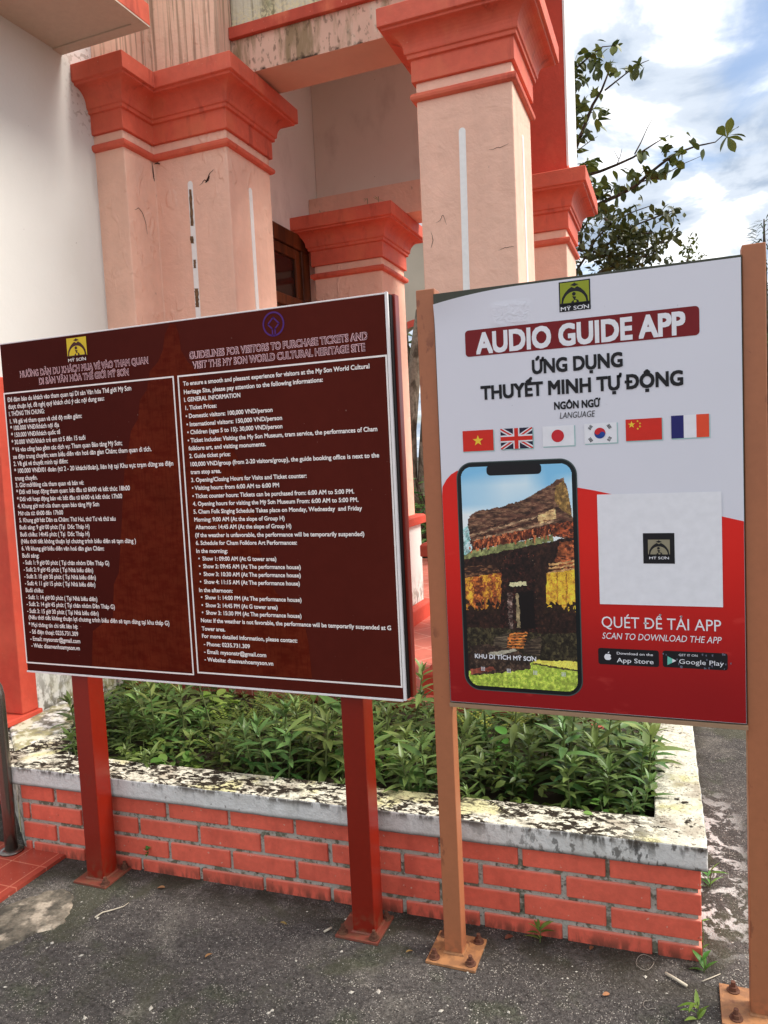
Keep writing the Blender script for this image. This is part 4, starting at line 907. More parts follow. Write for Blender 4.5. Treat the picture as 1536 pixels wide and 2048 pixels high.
def inside(pts):
    P = [z6p(*q) for q in pts]; r = np.zeros(GX.shape, bool); n = len(P)
    jx = (vnoise(60, 120)-0.5)*0.005; jz = (vnoise(60, 120)-0.5)*0.005
    X, Z = GX+jx, GZ+jz
    for i in range(n):
        a, b = P[i], P[(i+1) % n]
        if abs(a.z-b.z) < 1e-9: continue
        r ^= ((a.z > Z) != (b.z > Z)) & (X < (b.x-a.x)*(Z-a.z)/(b.z-a.z)+a.x)
    return r
IM = np.zeros((NZP, NXP, 3))
v = gz[:, None]*np.ones((1, NXP)); top = np.array((118, 178, 212.)); low = np.array((216, 226, 228.))
f = np.clip((1-v)/0.22+(vnoise(5, 12)-0.5)*0.9, 0, 1)[..., None]; IM[:] = top*(1-f)+low*f
def pnt(pts, col, amp=0.0, nx_=40, nz_=80, col2=None, thr=0.5, grain=0.22):
    k = inside(pts); n1 = vnoise(nx_, nz_)
    c_ = np.array(col, float)*(1+amp*(n1[k]-0.5)*2)[:, None]
    if col2 is not None:
        q = vnoise(nx_, nz_)[k]*0.35+vnoise(nx_*2, nz_*2)[k]*0.35+vnoise(nx_*4, nz_*4)[k]*0.3; t = np.clip((q-thr)*5+0.5, 0, 1)[:, None]; c_ = c_*(1-t)+np.array(col2, float)*(1+amp*(n1[k]-0.5))[:, None]*t
    c_ = c_*(1+grain*(courses[k]+np.random.RandomState(len(pts)).rand(k.sum())-1.0))[:, None]
    IM[k] = c_
courses = 0.5+0.5*np.sign(np.sin((GZ-sz0)*1900+vnoise(6, 10)*6))
pnt([(235, 600), (290, 575), (335, 640), (340, 800), (240, 820)], (120, 165, 160), 0.4, col2=(190, 215, 215))
pnt([(290, 570), (300, 500), (345, 465), (430, 450), (560, 425), (720, 372), (900, 270), (960, 222), (1010, 210), (1045, 300), (1085, 520), (1085, 700), (930, 640), (330, 765)], (74, 48, 38), 0.5, 20, 120, (120, 88, 66), 0.56)
pnt([(945, 385), (955, 275), (1015, 225), (1050, 340), (1075, 505), (1000, 450)], (150, 116, 62), 0.4, 50, 100, (104, 78, 48), 0.55)
IM[:] = np.where((np.broadcast_to(v[..., None], IM.shape) < 0.55) & (inside([(150, 815), (930, 690), (1200, 620), (1200, 1950), (150, 1950)])[..., None]), np.array((36, 24, 18.)), IM)
for k in range(5): pnt([(305, 625+k*20), (940, 425+k*36), (940, 440+k*36), (305, 636+k*20)], (150, 120, 92) if k % 2 else (60, 36, 28), 0.5)
pnt([(330, 690), (940, 560), (945, 640), (335, 755)], (122, 58, 36), 0.6, 60, 60, (66, 30, 20), 0.52)
pnt([(820, 500), (945, 440), (960, 520), (830, 560)], (196, 160, 110), 0.3, 20, 90, (110, 70, 48), 0.6)
pnt([(200, 815), (930, 690), (1195, 620), (1195, 1640), (200, 1560)], (34, 20, 16), 0.5, 60, 90, (58, 34, 24), 0.62)
pnt([(200, 830), (330, 762), (930, 640), (938, 688), (270, 826)], (128, 132, 82), 0.3, 40, 60, (92, 98, 62), 0.58)
pnt([(985, 700), (1190, 680), (1190, 890), (935, 940), (950, 840)], (152, 80, 46), 0.5, 30, 90, (70, 34, 24), 0.54)
pnt([(930, 560), (1190, 520), (1190, 680), (925, 650)], (150, 72, 42), 0.5, 30, 90, (52, 30, 24), 0.52)
pnt([(200, 880), (500, 872), (540, 935), (200, 978)], (118, 80, 54), 0.4, 20, 120, (44, 26, 20), 0.48)
pnt([(200, 978), (545, 930), (552, 1195), (200, 1218)], (214, 150, 48), 0.25, 40, 60, (128, 60, 34), 0.52)
pnt([(885, 935), (1190, 890), (1190, 1240), (878, 1190)], (222, 172, 52), 0.18, 40, 60, (176, 116, 44), 0.64)
for x0_, x1_ in ((330, 400), (470, 500)): pnt([(x0_, 965), (x1_, 955), (x1_+5, 1200), (x0_+5, 1205)], (168, 92, 40), 0.5, 40, 100, (96, 44, 28), 0.5)
for x0_ in (960, 1030): pnt([(x0_, 925), (x0_+10, 924), (x0_+14, 1215), (x0_+4, 1212)], (168, 112, 40), 0.3)
for k in range(60):
    xx = nr.uniform(210, 560) if k % 2 else nr.uniform(870, 1110); yy_ = 1195+nr.uniform(-45, 30); h_ = nr.uniform(10, 34); pnt([(xx, yy_-h_), (xx+nr.uniform(8, 26), yy_-h_*0.4), (xx+nr.uniform(10, 30), yy_+16), (xx-8, yy_+14)], (40, 26, 18), 0.4)
for k in range(90):
    xx = nr.uniform(300, 930); yy_ = 745-(xx-300)*0.19+nr.uniform(-70, 20); pnt([(xx, yy_), (xx+nr.uniform(6, 16), yy_-3), (xx+nr.uniform(6, 14), yy_+nr.uniform(14, 40)), (xx, yy_+nr.uniform(14, 36))], (176, 96, 58) if k % 3 else (52, 26, 20), 0.4)
for k in range(120):
    t = nr.rand(); xx = 560+nr.uniform(-20, 240); yy_ = 780+nr.uniform(0, 560); pnt([(xx, yy_), (xx+nr.uniform(4, 14), yy_-2), (xx+nr.uniform(3, 10), yy_+nr.uniform(6, 20))], (104, 52, 38) if k % 2 else (84, 66, 54), 0.4)
for k in range(3): pnt([(900, 862+k*30), (1190, 822+k*26), (1190, 836+k*26), (900, 876+k*30)], (200, 150, 96), 0.3)
pnt([(545, 930), (570, 850), (640, 745), (700, 748), (790, 880), (815, 1380), (535, 1380)], (30, 17, 14), 0.6, 60, 120, (74, 36, 28), 0.66)
pnt([(605, 1005), (735, 994), (735, 1026), (605, 1032)], (206, 196, 150), 0.1)
pnt([(660, 1075), (790, 1065), (800, 1350), (680, 1362)], (14, 8, 8), 0.1); pnt([(652, 1085), (672, 1082), (690, 1350), (664, 1350)], (140, 124, 92), 0.3)
pnt([(590, 1080), (625, 1080), (630, 1360), (600, 1360)], (130, 110, 100), 0.6, 40, 140, (50, 32, 28), 0.5)
pnt([(200, 1340), (560, 1350), (840, 1390), (1190, 1385), (1190, 1620), (200, 1530)], (58, 52, 34), 0.5, 50, 90, (26, 20, 14), 0.52)
for k in range(6): pnt([(600-k*4, 1385+k*20), (745-k*6, 1380+k*22), (740-k*6, 1392+k*22), (600-k*4, 1399+k*20)], (196, 112, 52), 0.4)
pnt([(490, 1420), (600, 1380), (580, 1520), (470, 1520)], (50, 42, 34), 0.5, 10, 160, (96, 84, 66), 0.5)
pnt([(715, 1460), (840, 1400), (840, 1560), (720, 1540)], (44, 34, 28), 0.5, 10, 160, (88, 74, 58), 0.5)
pnt([(200, 1690), (700, 1600), (1200, 1620), (1200, 1950), (200, 1950)], (168, 186, 72), 0.3, 60, 90, (126, 152, 50), 0.58)
pnt([(790, 1590), (1190, 1605), (1190, 1680), (790, 1620)], (222, 206, 84), 0.15)
pnt([(780, 1612), (1118, 1668), (1118, 1680), (780, 1624)], (60, 50, 34), 0.2)
pnt([(305, 1480), (440, 1470), (665, 1510), (770, 1600), (760, 1660), (520, 1690), (310, 1705)], (46, 34, 28), 0.5, 40, 80, (84, 66, 52), 0.6)
pnt([(440, 1535), (650, 1505), (668, 1525), (470, 1560)], (158, 152, 132), 0.15)
pnt([(310, 1660), (480, 1640), (500, 1665), (310, 1700)], (120, 60, 46), 0.4)
mb = MB(); vs = [(sx0+(sx1-sx0)*i/NXP, Y0-EPS*3, sz0+(sz1-sz0)*j/NZP) for j in range(NZP+1) for i in range(NXP+1)]
rc = 0.030; fs = []; cols = []
for j in range(NZP):
    for i in range(NXP):
        x, z = (i+.5)/NXP*(sx1-sx0), (j+.5)/NZP*(sz1-sz0); dx_ = max(rc-x, x-(sx1-sx0-rc), 0); dz_ = max(rc-z, z-(sz1-sz0-rc), 0)
        if dx_*dx_+dz_*dz_ > rc*rc: continue
        fs.append((j*(NXP+1)+i, j*(NXP+1)+i+1, (j+1)*(NXP+1)+i+1, (j+1)*(NXP+1)+i)); cols.append(IM[j, i])
mb.add(vs, fs)
mp_ = MT('phone_picture', (1, 1, 1), 0.45, 0.35); a_ = mp_.n('ShaderNodeAttribute'); a_.attribute_name = 'print'; mp_.c = a_.outputs['Color']
scr = obj('phone_picture', mb, mp_.done(), poster, recalc=False)
ca = scr.data.color_attributes.new('print', 'FLOAT_COLOR', 'CORNER')
cl = np.clip(np.array(cols)*1.12+4, 0, 255)/255.0; cl = np.where(cl <= 0.04045, cl/12.92, ((cl+0.055)/1.055)**2.4)
ca.data.foreach_set('color', np.repeat(np.hstack([cl, np.ones((len(cl), 1))]), 4, axis=0).ravel())
mb = MB(); a, b = z6p(430, 150), z6p(845, 150)
poly(mb, rrect(a.x, b.x, z6p(640, 187).z, sz1+0.003, 0.011), Y0-EPS*4, PI_['p_black'])
pt('KHU DI TÍCH MỸ SƠN', z6p, 343, 1562, 807, 1578, 0.0118, 'p_white', 0.025, Y=Y0-EPS*5, own='phone_lettering')
obj('phone_notch', mb, pm, poster, recalc=False)
for q in ((405, 1655), (600, 1670), (800, 1685), (1015, 1698)):
    c_ = z6p(*q); s_ = 0.004; mb = MB()
    for ix in (-1, 0, 1):
        for iz in (-1, 0, 1): rect(mb, c_.x+ix*s_-0.0013, c_.x+ix*s_+0.0013, c_.z+iz*s_-0.0013, c_.z+iz*s_+0.0013, Y0-EPS*5, PI_['p_white'])
    obj('phone_icon', mb, pm, poster, recalc=False)
# white card with the central emblem (code left out)
A, B, Cc, D = z7p(172, 160), z7p(1162, 126), z7p(1180, 1045), z7p(203, 1031)
mb = MB(); x0, x1, z0, z1 = (A.x+D.x)/2, (B.x+Cc.x)/2, (Cc.z+D.z)/2, (A.z+B.z)/2
rect(mb, x0, x1, z0, z1, Y0-EPS*2, PI_['p_white'])
A, B = z7p(540, 462), z7p(795, 705); rect(mb, A.x, B.x, B.z, A.z, Y0-EPS*3, PI_['p_black'])
A, B = z7p(580, 513), z7p(757, 672); emblem(mb, A.x, B.x, B.z, A.z, Y0-EPS*4, PI_['p_sand'], PI_['p_black'], PI_['p_white'], border=False)
obj('white_card', mb, pm, poster, recalc=False)
# store badges
for k, (q0, q1, q2, q3) in enumerate((((183, 1378), (668, 1392), (668, 1525), (188, 1505)), ((697, 1400), (1215, 1415), (1215, 1550), (700, 1530)))):
    A, B, Cc, D = z7p(*q0), z7p(*q1), z7p(*q2), z7p(*q3); mb = MB(); x0, x1, z0, z1 = (A.x+D.x)/2, (B.x+Cc.x)/2, (Cc.z+D.z)/2, (A.z+B.z)/2
    poly(mb, rrect(x0, x1, z0, z1, 0.006), Y0-EPS, PI_['p_black'])
    if k == 0:
        c_ = z7p(262, 1446); r = 0.0092
        P = []
        for n_ in range(40):
            an = 2*PI*n_/40; rr = r*(1-0.16*max(0, math.cos(2*(an-PI/2)))**3*(1 if math.sin(an) > 0 else 0.7)); x = rr*math.cos(an)*0.98; z = rr*math.sin(an)
            bx = (x-1.18*r, z-0.12*r)
            P.append((c_.x+x, c_.z+z))
        poly(mb, P, Y0-EPS*2, PI_['p_white'])
        poly(mb, circ(c_.x+1.12*r, c_.z+0.10*r, 0.40*r, 16), Y0-EPS*2.5, PI_['p_black'])
        poly(mb, [(c_.x-0.02*r, c_.z+1.0*r), (c_.x+0.06*r, c_.z+1.35*r), (c_.x+0.42*r, c_.z+1.62*r), (c_.x+0.38*r, c_.z+1.25*r)], Y0-EPS*2, PI_['p_white'])
        pt('Download on the', z7p, 333, 1417, 620, 1428, 0.0066, 'p_white', 0.01, Y=Y0-EPS*2)
        pt('App Store', z7p, 333, 1474, 625, 1482, 0.0118, 'p_white', 0.008, Y=Y0-EPS*2)
    else:
        sc = random.Random(3)
        for n_ in range(26):
            x = x0+(x1-x0)*sc.uniform(-0.05, 1.08); z = z0+(z1-z0)*sc.uniform(-0.05, 0.9); h_ = sc.uniform(0.002, 0.007); w_ = sc.uniform(0.0012, 0.003)
            poly(mb, [(x, z), (x+w_, z-0.001), (x+w_*1.2, z+h_), (x-0.0005, z+h_*0.8)], Y0-EPS*(1.3+0.01*n_), PI_['p_scuff'])
        a, b, c_ = z7p(736, 1440), z7p(736, 1510), z7p(806, 1476)
        poly(mb, [(a.x, a.z), (b.x, b.z), (c_.x, c_.z)], Y0-EPS*2, PI_['p_green']); m_ = a.lerp(c_, 0.55); n2 = b.lerp(c_, 0.55)
        poly(mb, [(m_.x, m_.z), (n2.x, n2.z), (c_.x, c_.z)], Y0-EPS*2.5, PI_['p_white'])
        pt('GET IT ON', z7p, 826, 1430, 975, 1436, 0.0056, 'p_white', 0.004, Y=Y0-EPS*2)
        pt('Google Play', z7p, 828, 1484, 1185, 1497, 0.0118, 'p_white', 0.004, Y=Y0-EPS*2)
    obj('store_badge', mb, pm, poster, recalc=False)
sign_post(poster, -0.672, -0.6175, 2.04, 2.09, 0.006, 1.957, M['tan_post'], (-0.715, -0.565, 1.985, 2.135), M['plate_t'], [(0.14, 0.15), (0.87, 0.17), (0.86, 0.86), (0.15, 0.88)])
sign_post(poster, 0.1565, 0.2085, 2.04, 2.09, 0.006, 1.963, M['tan_post'], (0.085, 0.26, 1.985, 2.14), M['plate_t'], [(0.2, 0.18), (0.2, 0.86), (0.85, 0.2)])

# ------------------------------------------------------------------ steel handrail post
hp = [(-2.472, 2.105, 0.014), (-2.472, 2.105, 0.2), (-2.472, 2.105, 0.55), (-2.473, 2.105, 0.64), (-2.480, 2.105, 0.67), (-2.50, 2.105, 0.695), (-2.53, 2.105, 0.71), (-2.61, 2.105, 0.715), (-3.5, 2.105, 0.715)]
hr = empty('handrail', (-2.472, 2.105, 0.014), 'worn steel handrail post with curved top standing on red tiles', 'handrail')
obj('rail', MB().tube(hp, 0.024, 16), M['steel'], hr, smooth=True)
obj('base_collar', MB().tube([(-2.472, 2.105, 0.015), (-2.472, 2.105, 0.021), (-2.472, 2.105, 0.026)], [0.046, 0.044, 0.027], 20), M['steel'], hr, smooth=True)
mb = MB(); mb.tube([(-3.5, 2.105, 0.014), (-3.5, 2.105, 0.715)], 0.024, 12); obj('far_leg', mb, M['steel'], hr, smooth=True)

# ------------------------------------------------------------------ leaves
def leaf_geo(L, W, shape='lance', fold=0.25, droop=0.2, n=5):
    """leaf along +X from the origin, midrib fold, returns verts, faces"""
    vs = []; fs = []
    for i in range(n+1):
        t = i/n
        if shape == 'lance': w_ = W*math.sin(PI*min(1, t**0.8))**0.9
        elif shape == 'obov': w_ = W*(math.sin(PI*t**1.6)**0.8 if t < 1 else 0)
        else: w_ = W*math.sin(PI*t)**0.6 if 0 < t < 1 else 0
        w_ = max(w_, 0.03*W); z = -droop*L*t*t
        vs += [(L*t, -w_/2, z+fold*w_/2), (L*t, 0, z), (L*t, w_/2, z+fold*w_/2)]
    for i in range(n):
        b = i*3; fs += [(b, b+1, b+4, b+3), (b+1, b+2, b+5, b+4)]
    return vs, fs
class Leaves:
    def __init__(s): s.mb = MB(); s.var = []
    def add(s, pos, dirv, L, W, shape='lance', roll=0.0, fold=0.25, droop=0.2, n=5, var=None, r=rnd):
        vs, fs = leaf_geo(L, W, shape, fold, droop, n)
        d = Vector(dirv).normalized(); up = Vector((0, 0, 1))
        if abs(d.z) > 0.97: up = Vector((r.uniform(-1, 1), r.uniform(-1, 1), 0)).normalized()
        y = up.cross(d).normalized(); z = d.cross(y)
        c_, s_ = math.cos(roll), math.sin(roll); y, z = y*c_+z*s_, z*c_-y*s_; p = Vector(pos)
        s.mb.add([p+d*a+y*b+z*q for a, b, q in vs], fs); s.var += [r.random() if var is None else var]*len(fs)
    def build(s, name, m, parent=None):
        o = obj(name, s.mb, m, parent, smooth=True, recalc=False)
        a = o.data.attributes.new('leafvar', 'FLOAT', 'FACE'); a.data.foreach_set('value', s.var); return o

# planter plants: prototypes, then copies (thing > stem, foliage)
def proto_lance(h, seed, stems=1):
    r = random.Random(seed); lv = Leaves(); st = MB()
    for k in range(stems):
        a = r.uniform(0, 2*PI); lean = r.uniform(0.0, 0.25) if stems == 1 else r.uniform(0.15, 0.4)
        hh = h*r.uniform(0.8, 1.05); tip = Vector((math.cos(a)*lean*hh, math.sin(a)*lean*hh, hh))
        st.tube([(0, 0, 0), tip*0.5+Vector((0, 0, 0.01)), tip], [0.004, 0.003, 0.0018], 5)
        n = int(9+hh*46); ang = r.uniform(0, 6)
        for i in range(n):
            t = 0.15+0.85*(i+0.5)/n; p = tip*t; ang += 2.4; el = 0.9*(t**3)+r.uniform(-0.25, 0.35)
            L = r.uniform(0.068, 0.105)*(0.75 if t > 0.93 else 1); d = (math.cos(ang)*math.cos(el), math.sin(ang)*math.cos(el), math.sin(el))
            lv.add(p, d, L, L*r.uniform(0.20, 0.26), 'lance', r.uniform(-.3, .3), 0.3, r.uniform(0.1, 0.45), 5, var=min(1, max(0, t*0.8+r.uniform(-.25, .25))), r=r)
        for i in range(7):
            an = r.uniform(0, 6.3); el = r.uniform(0.5, 1.2); L = r.uniform(0.03, 0.055)
            lv.add(tip, (math.cos(an)*math.cos(el), math.sin(an)*math.cos(el), math.sin(el)), L, L*0.25, 'lance', 0, 0.4, 0.15, 4, var=r.uniform(0.6, 1), r=r)
    return st, lv, M['leaf_lance']
def proto_round(h, seed, lf=1.0):
    r = random.Random(seed); lv = Leaves(); st = MB()
    for k in range(5):
        a = r.uniform(0, 2*PI); tip = Vector((math.cos(a)*h*0.6, math.sin(a)*h*0.6, h*r.uniform(0.6, 1))); st.tube([(0, 0, 0), tip*0.55+Vector((0, 0, 0.02)), tip], 0.0018, 4)
        for i in range(5):
            t = 0.4+0.6*i/4; an = r.uniform(0, 6.3); L = r.uniform(0.03, 0.05)*lf
            lv.add(tip*t, (math.cos(an), math.sin(an), r.uniform(0, 0.6)), L, L*0.62, 'round', r.uniform(-.4, .4), 0.2, 0.2, 5, r=r)
    return st, lv, M['leaf_round']
def proto_fine(h, seed):
    r = random.Random(seed); lv = Leaves(); st = MB()
    for k in range(7):
        a = r.uniform(0, 2*PI); sp = r.uniform(0.5, 1.1); P = [Vector((math.cos(a)*h*sp*t, math.sin(a)*h*sp*t, h*(1.5*t-0.6*t*t))) for t in (0, .25, .5, .75, 1)]
        st.tube(P, 0.0012, 4)
        for i in range(16):
            t = 0.3+0.7*i/15; j = min(3, int(t*4)); p = P[j].lerp(P[j+1], t*4-j); side = Vector((-math.sin(a), math.cos(a), 0))
            for sg in (1, -1): lv.add(p, side*sg+Vector((math.cos(a)*.5, math.sin(a)*.5, r.uniform(-.1, .3))), 0.014, 0.006, 'round', 0, 0.1, 0.1, 3, r=r)
    return st, lv, M['leaf_fine']
def plant_thing(proto, name, label, cat, group):
    st, lv, m = proto
    e = empty(name, (0, 0, 0), label, cat, group)
    obj('stem', st, M['stem'], e); lv.build('foliage', m, e); return e
def dup(root, loc, rz, sc):
    r = root.copy(); COL.objects.link(r); r.location = loc; r.rotation_euler = (rnd.uniform(-.12, .12), rnd.uniform(-.12, .12), rz); r.scale = (sc, sc, sc)
    for ch in list(root.children): c_ = ch.copy(); COL.objects.link(c_); c_.parent = r
    return r
LG, RG, FG = 'narrow leaved plants in the flower bed', 'round leaved seedlings in the flower bed', 'feathery plants in the flower bed'
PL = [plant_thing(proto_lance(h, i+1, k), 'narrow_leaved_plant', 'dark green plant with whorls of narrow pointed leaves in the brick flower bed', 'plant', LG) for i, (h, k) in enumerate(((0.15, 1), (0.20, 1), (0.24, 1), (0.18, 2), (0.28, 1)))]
PR = [plant_thing(proto_round(h, i+20, lf), 'round_leaved_plant', 'light green low plant with rounded leaves in the brick flower bed', 'plant', RG) for i, (h, lf) in enumerate(((0.09, 1.0), (0.13, 1.0), (0.13, 1.25)))]
PF = [plant_thing(proto_fine(h, i+30), 'feathery_plant', 'yellow green feathery fern like plant in the brick flower bed', 'plant', FG) for i, h in enumerate((0.13, 0.19))]
used = set()
def bed_ok(u, v):
    if v < 0.16 or v > 1.07 or u > -0.15: return False
    if u < -2.35 and v < 0.16+(-2.35-u)*1.1: return False
    return u > -2.85
def put(protos, k, u, v, sc, z=0.262):
    p = protos[k]; x, y, _ = pl(u, v); rz = rnd.uniform(0, 6.3)
    if p.name not in used: used.add(p.name); p.location = (x, y, z); p.rotation_euler = (0, 0, rz); p.scale = (sc,)*3; return
    dup(p, (x, y, z), rz, sc)
pts_ = []
tries = 0
from mathutils import noise as mn
while len(pts_) < 175 and tries < 20000:
    tries += 1; u, v = rnd.uniform(-2.85, -0.14), rnd.uniform(0.15, 1.05)
    if not bed_ok(u, max(v, 0.161)) or any((u-a)**2+(v-b)**2 < 0.072**2 for a, b in pts_): continue
    if mn.noise(Vector((u*4.2, v*4.2, 3.3))) < -0.34: continue
    pts_.append((u, v))
for u, v in pts_:
    g = mn.noise(Vector((u*2.3, v*2.3, 0.7)))*1.4; back = v > 0.68
    hs = min(1.6, max(0.55, 1.0+g*0.55))*(0.78 if back else 0.9 if v < 0.28 else 1.08)
    q = rnd.random(); kind = mn.noise(Vector((u*3.1+9, v*3.1, 5.0)))+rnd.uniform(-.3, .3)
    if kind > 0.32 and v < 0.8: put(PR, rnd.randrange(len(PR)), u, v, rnd.uniform(0.9, 1.35))
    elif kind < -0.42: put(PF, rnd.randrange(2), u, v, rnd.uniform(0.8, 1.3))
    else: put(PL, rnd.randrange(len(PL)) if not back else rnd.choice((0, 1, 3)), u, v, hs*rnd.uniform(0.85, 1.2))
for u, v, sc in ((-0.62, 0.42, 1.25), (-0.40, 0.30, 1.2), (-0.95, 0.45, 1.25), (-0.30, 0.52, 1.1), (-1.9, 0.5, 1.2), (-2.1, 0.35, 1.1), (-1.45, 0.42, 1.0), (-2.3, 0.6, 1.15), (-1.1, 0.75, 1.1), (-0.75, 0.62, 1.2)): put(PL, 4, u, v, sc)
for u, v, k_, sc in ((-0.17, 0.24, 1, 0.9), (-0.18, 0.40, 2, 0.9), (-0.16, 0.55, 1, 1.0), (-0.17, 0.72, 0, 1.0), (-0.17, 0.9, 1, 0.9), (-0.20, 0.17, 0, 0.8)): put(PL, k_, u, v, sc)
for u in (-2.05, -1.75, -1.52, -1.2, -0.98, -0.72, -0.5, -0.28): put(PL if rnd.random() < 0.6 else PR, rnd.randrange(2), u+rnd.uniform(-.06, .06), 0.15, rnd.uniform(0.6, 0.85))
# dense low cover underneath
lv = Leaves(); r2 = random.Random(77); k = 0
while k < 4300:
    u, v = r2.uniform(-2.86, -0.13), r2.uniform(0.14, 1.08)
    if not bed_ok(min(u, -0.151), max(v, 0.161)): continue
    k += 1; x, y, _ = pl(u, v); an = r2.uniform(0, 6.3); L = r2.uniform(0.022, 0.05); hmax = 0.13 if v < 0.7 else 0.09
    if v < 0.22: hmax = 0.08
    lv.add((x, y, 0.265+hmax*r2.random()**0.8), (math.cos(an), math.sin(an), r2.uniform(-0.3, 0.7)), L, L*r2.uniform(0.25, 0.6), r2.choice(('lance', 'round')), r2.uniform(-.6, .6), 0.25, 0.3, 3, r=r2)
tag(lv.build('ground_cover', M['leaf_cover']), 'dense low green undergrowth filling the brick flower bed', 'undergrowth', kind='stuff')

# weeds at the foot of the wall and on the capital
def weed(px, py, z, h, n, label, Y=None, cat='weed', L0=0.05, lush=0.28):
    p = atz(px, py, z) if Y is None else at(px, py, Y)
    r = random.Random(int(px)); lv = Leaves()
    for i in range(n):
        an = r.uniform(0, 6.3); el = r.uniform(0.2, 1.2); L = r.uniform(0.6, 1.1)*L0
        lv.add(p+Vector((0, 0, h*r.random())), (math.cos(an)*math.cos(el), math.sin(an)*math.cos(el), math.sin(el)), L, L*lush, 'lance', r.uniform(-.5, .5), 0.3, 0.4, 4, r=r)
    st = MB(); st.tube([p, p+Vector((0.003, 0, h*0.6)), p+Vector((0, 0, h))], 0.0015, 4)
    e = empty('weed', tuple(p), label, cat, 'weeds around the brick wall'); obj('stem', st, M['stem'], e); lv.build('foliage', M['leaf_round'], e)
weed(1080, 1885, 0.0, 0.05, 9, 'small green weed at the wall foot right of the left tan post')
weed(1195, 1870, 0.0, 0.09, 7, 'thin yellowish weed against the lowest brick course near the corner')
weed(1408, 1945, 0.0, 0.04, 9, 'low weed tuft at the outer corner of the brick wall')
weed(1420, 1775, 0.0, 0.06, 11, 'grassy weed beside the right end of the brick wall', L0=0.06, lush=0.16)
weed(1405, 1905, 0.0, 0.10, 8, 'wispy stalk growing up the brick corner', L0=0.03)
weed(1395, 2040, 0.0, 0.05, 9, 'weed tuft at the bottom edge beside the rusty tan base plate')
p = at(296, 1700, 2.15); weed(296, 1708, 0.085, 0.02, 8, 'tiny green sprig in the mortar between the red posts', Y=2.152, L0=0.022, lush=0.6)
for k, (x, y) in enumerate(((640, 436), (735, 412), (757, 408))):
    weed(x, y, 0, 0.05, 6, ('dark moss tuft on the left end of the inner capital', 'thin grass sprout on the middle of the inner capital top', 'bent grass blade near the right end of the inner capital top')[k], Y=4.66, L0=0.05, lush=0.08)

# ------------------------------------------------------------------ litter on the ground
M['twig_pale'] = flat('dry_straw', lin(206, 194, 172), 0.8)
def stick(pts, r, label, name='twig', cat='twig', m=None):
    P = [atz(x, y, 0.004) for x, y in pts]; r0 = r[0] if isinstance(r, list) else r; P = [(p.x, p.y, 0.003+r0) for p in P]
    return tag(obj(name, MB().tube(P, r, 6), m or M['twig_pale'], smooth=True), label, cat)
stick([(190, 1836), (205, 1826), (228, 1820), (247, 1814), (258, 1806)], [0.003, 0.0022, 0.002, 0.0014, 0.0008], 'pale forked dry stalk on the asphalt in front of the left red post')
stick([(648, 1865), (663, 1857)], 0.0035, 'cut stub of yellow straw left of the maroon base plate', 'straw_stub', 'straw')
stick([(1331, 1948), (1352, 1960), (1374, 1974)], 0.004, 'short pale stick on the ground below the brick corner')
stick([(1405, 1963), (1425, 1955), (1441, 1948)], [0.0018, 0.0014, 0.001], 'thin curved straw beside the brick corner')
M['wire'] = flat('grey_wire', lin(150, 140, 128), 0.5)
def wire(cx, cy, rx, ry, label, t0=0, t1=6.0):
    P = [atz(cx+rx*math.cos(t0+(t1-t0)*k/20), cy+ry*math.sin(t0+(t1-t0)*k/20), 0.003) for k in range(21)]
    tag(obj('wire_loop', MB().tube([(p.x, p.y, 0.004+0.002*math.sin(k)) for k, p in enumerate(P)], 0.0009, 5), M['wire'], smooth=True), label, 'wire')
wire(1290, 1925, 18, 15, 'thin loop of fine wire on the asphalt below the brick wall')
wire(1300, 2010, 14, 9, 'small curl of white fibre near the bottom right of the asphalt', 1, 5)
mb = MB(); r3 = random.Random(11)
for k in range(420):
    px, py = r3.uniform(-20, 1540), 1720+330*r3.random()**0.8
    q = atz(px, py, 0)
    if q.y > 2.12 and q.x < 0.06: continue
    if q.x < -2.3 and q.y > 1.6: continue
    s_ = r3.uniform(0.0012, 0.0042) if r3.random() < 0.93 else r3.uniform(0.005, 0.009)
    R = Matrix.Rotation(r3.uniform(0, 6), 3, 'Z')
    vs = [R @ Vector((a*s_*r3.uniform(.6, 1.5), b*s_*r3.uniform(.5, 1), c_*s_*0.5)) for a, b, c_ in ((1, 0, 0), (-1, 0, 0), (0, 1, 0), (0, -1, 0), (0, 0, 1), (0, 0, -1))]
    mb.add([(v_.x+q.x, v_.y+q.y, v_.z+0.001) for v_ in vs], [(0, 2, 4), (2, 1, 4), (1, 3, 4), (3, 0, 4), (2, 0, 5), (1, 2, 5), (3, 1, 5), (0, 3, 5)])
tag(obj('grit', mb, flat('pale_grit', lin(196, 188, 174), 0.9)), 'pale grit and paint chips scattered on the asphalt', 'grit', kind='stuff')

M['dry_leaf'] = m_leaf('dry_leaf', lin(140, 100, 58), lin(176, 140, 84), 0.7, 0.1)
r5 = random.Random(31)
for px, py, lab in ((560, 1845, 'curled dry leaf on the asphalt left of the maroon base plate'), (812, 1905, 'small dry leaf between the maroon and tan base plates'), (1010, 1878, 'dry leaf at the foot of the brick wall right of the tan base plate'),
                    (330, 1775, 'brown leaf scrap near the wall between the red posts'), (1205, 1990, 'tan leaf scrap on the asphalt below the brick wall'), (410, 1915, 'lone dry leaf on the open asphalt at lower left'), (1180, 1900, 'dry leaf against the wall foot near the right weeds')):
    lv = Leaves(); q = atz(px, py, 0.006); an = r5.uniform(0, 6.3); L = r5.uniform(0.022, 0.038)
    lv.add(q, (math.cos(an), math.sin(an), 0.15), L, L*0.45, 'round', r5.uniform(-.5, .5), 0.5, 0.3, 6, r=r5)
    tag(lv.build('fallen_leaf', M['dry_leaf']), lab, 'leaf', 'dry leaves on the asphalt')

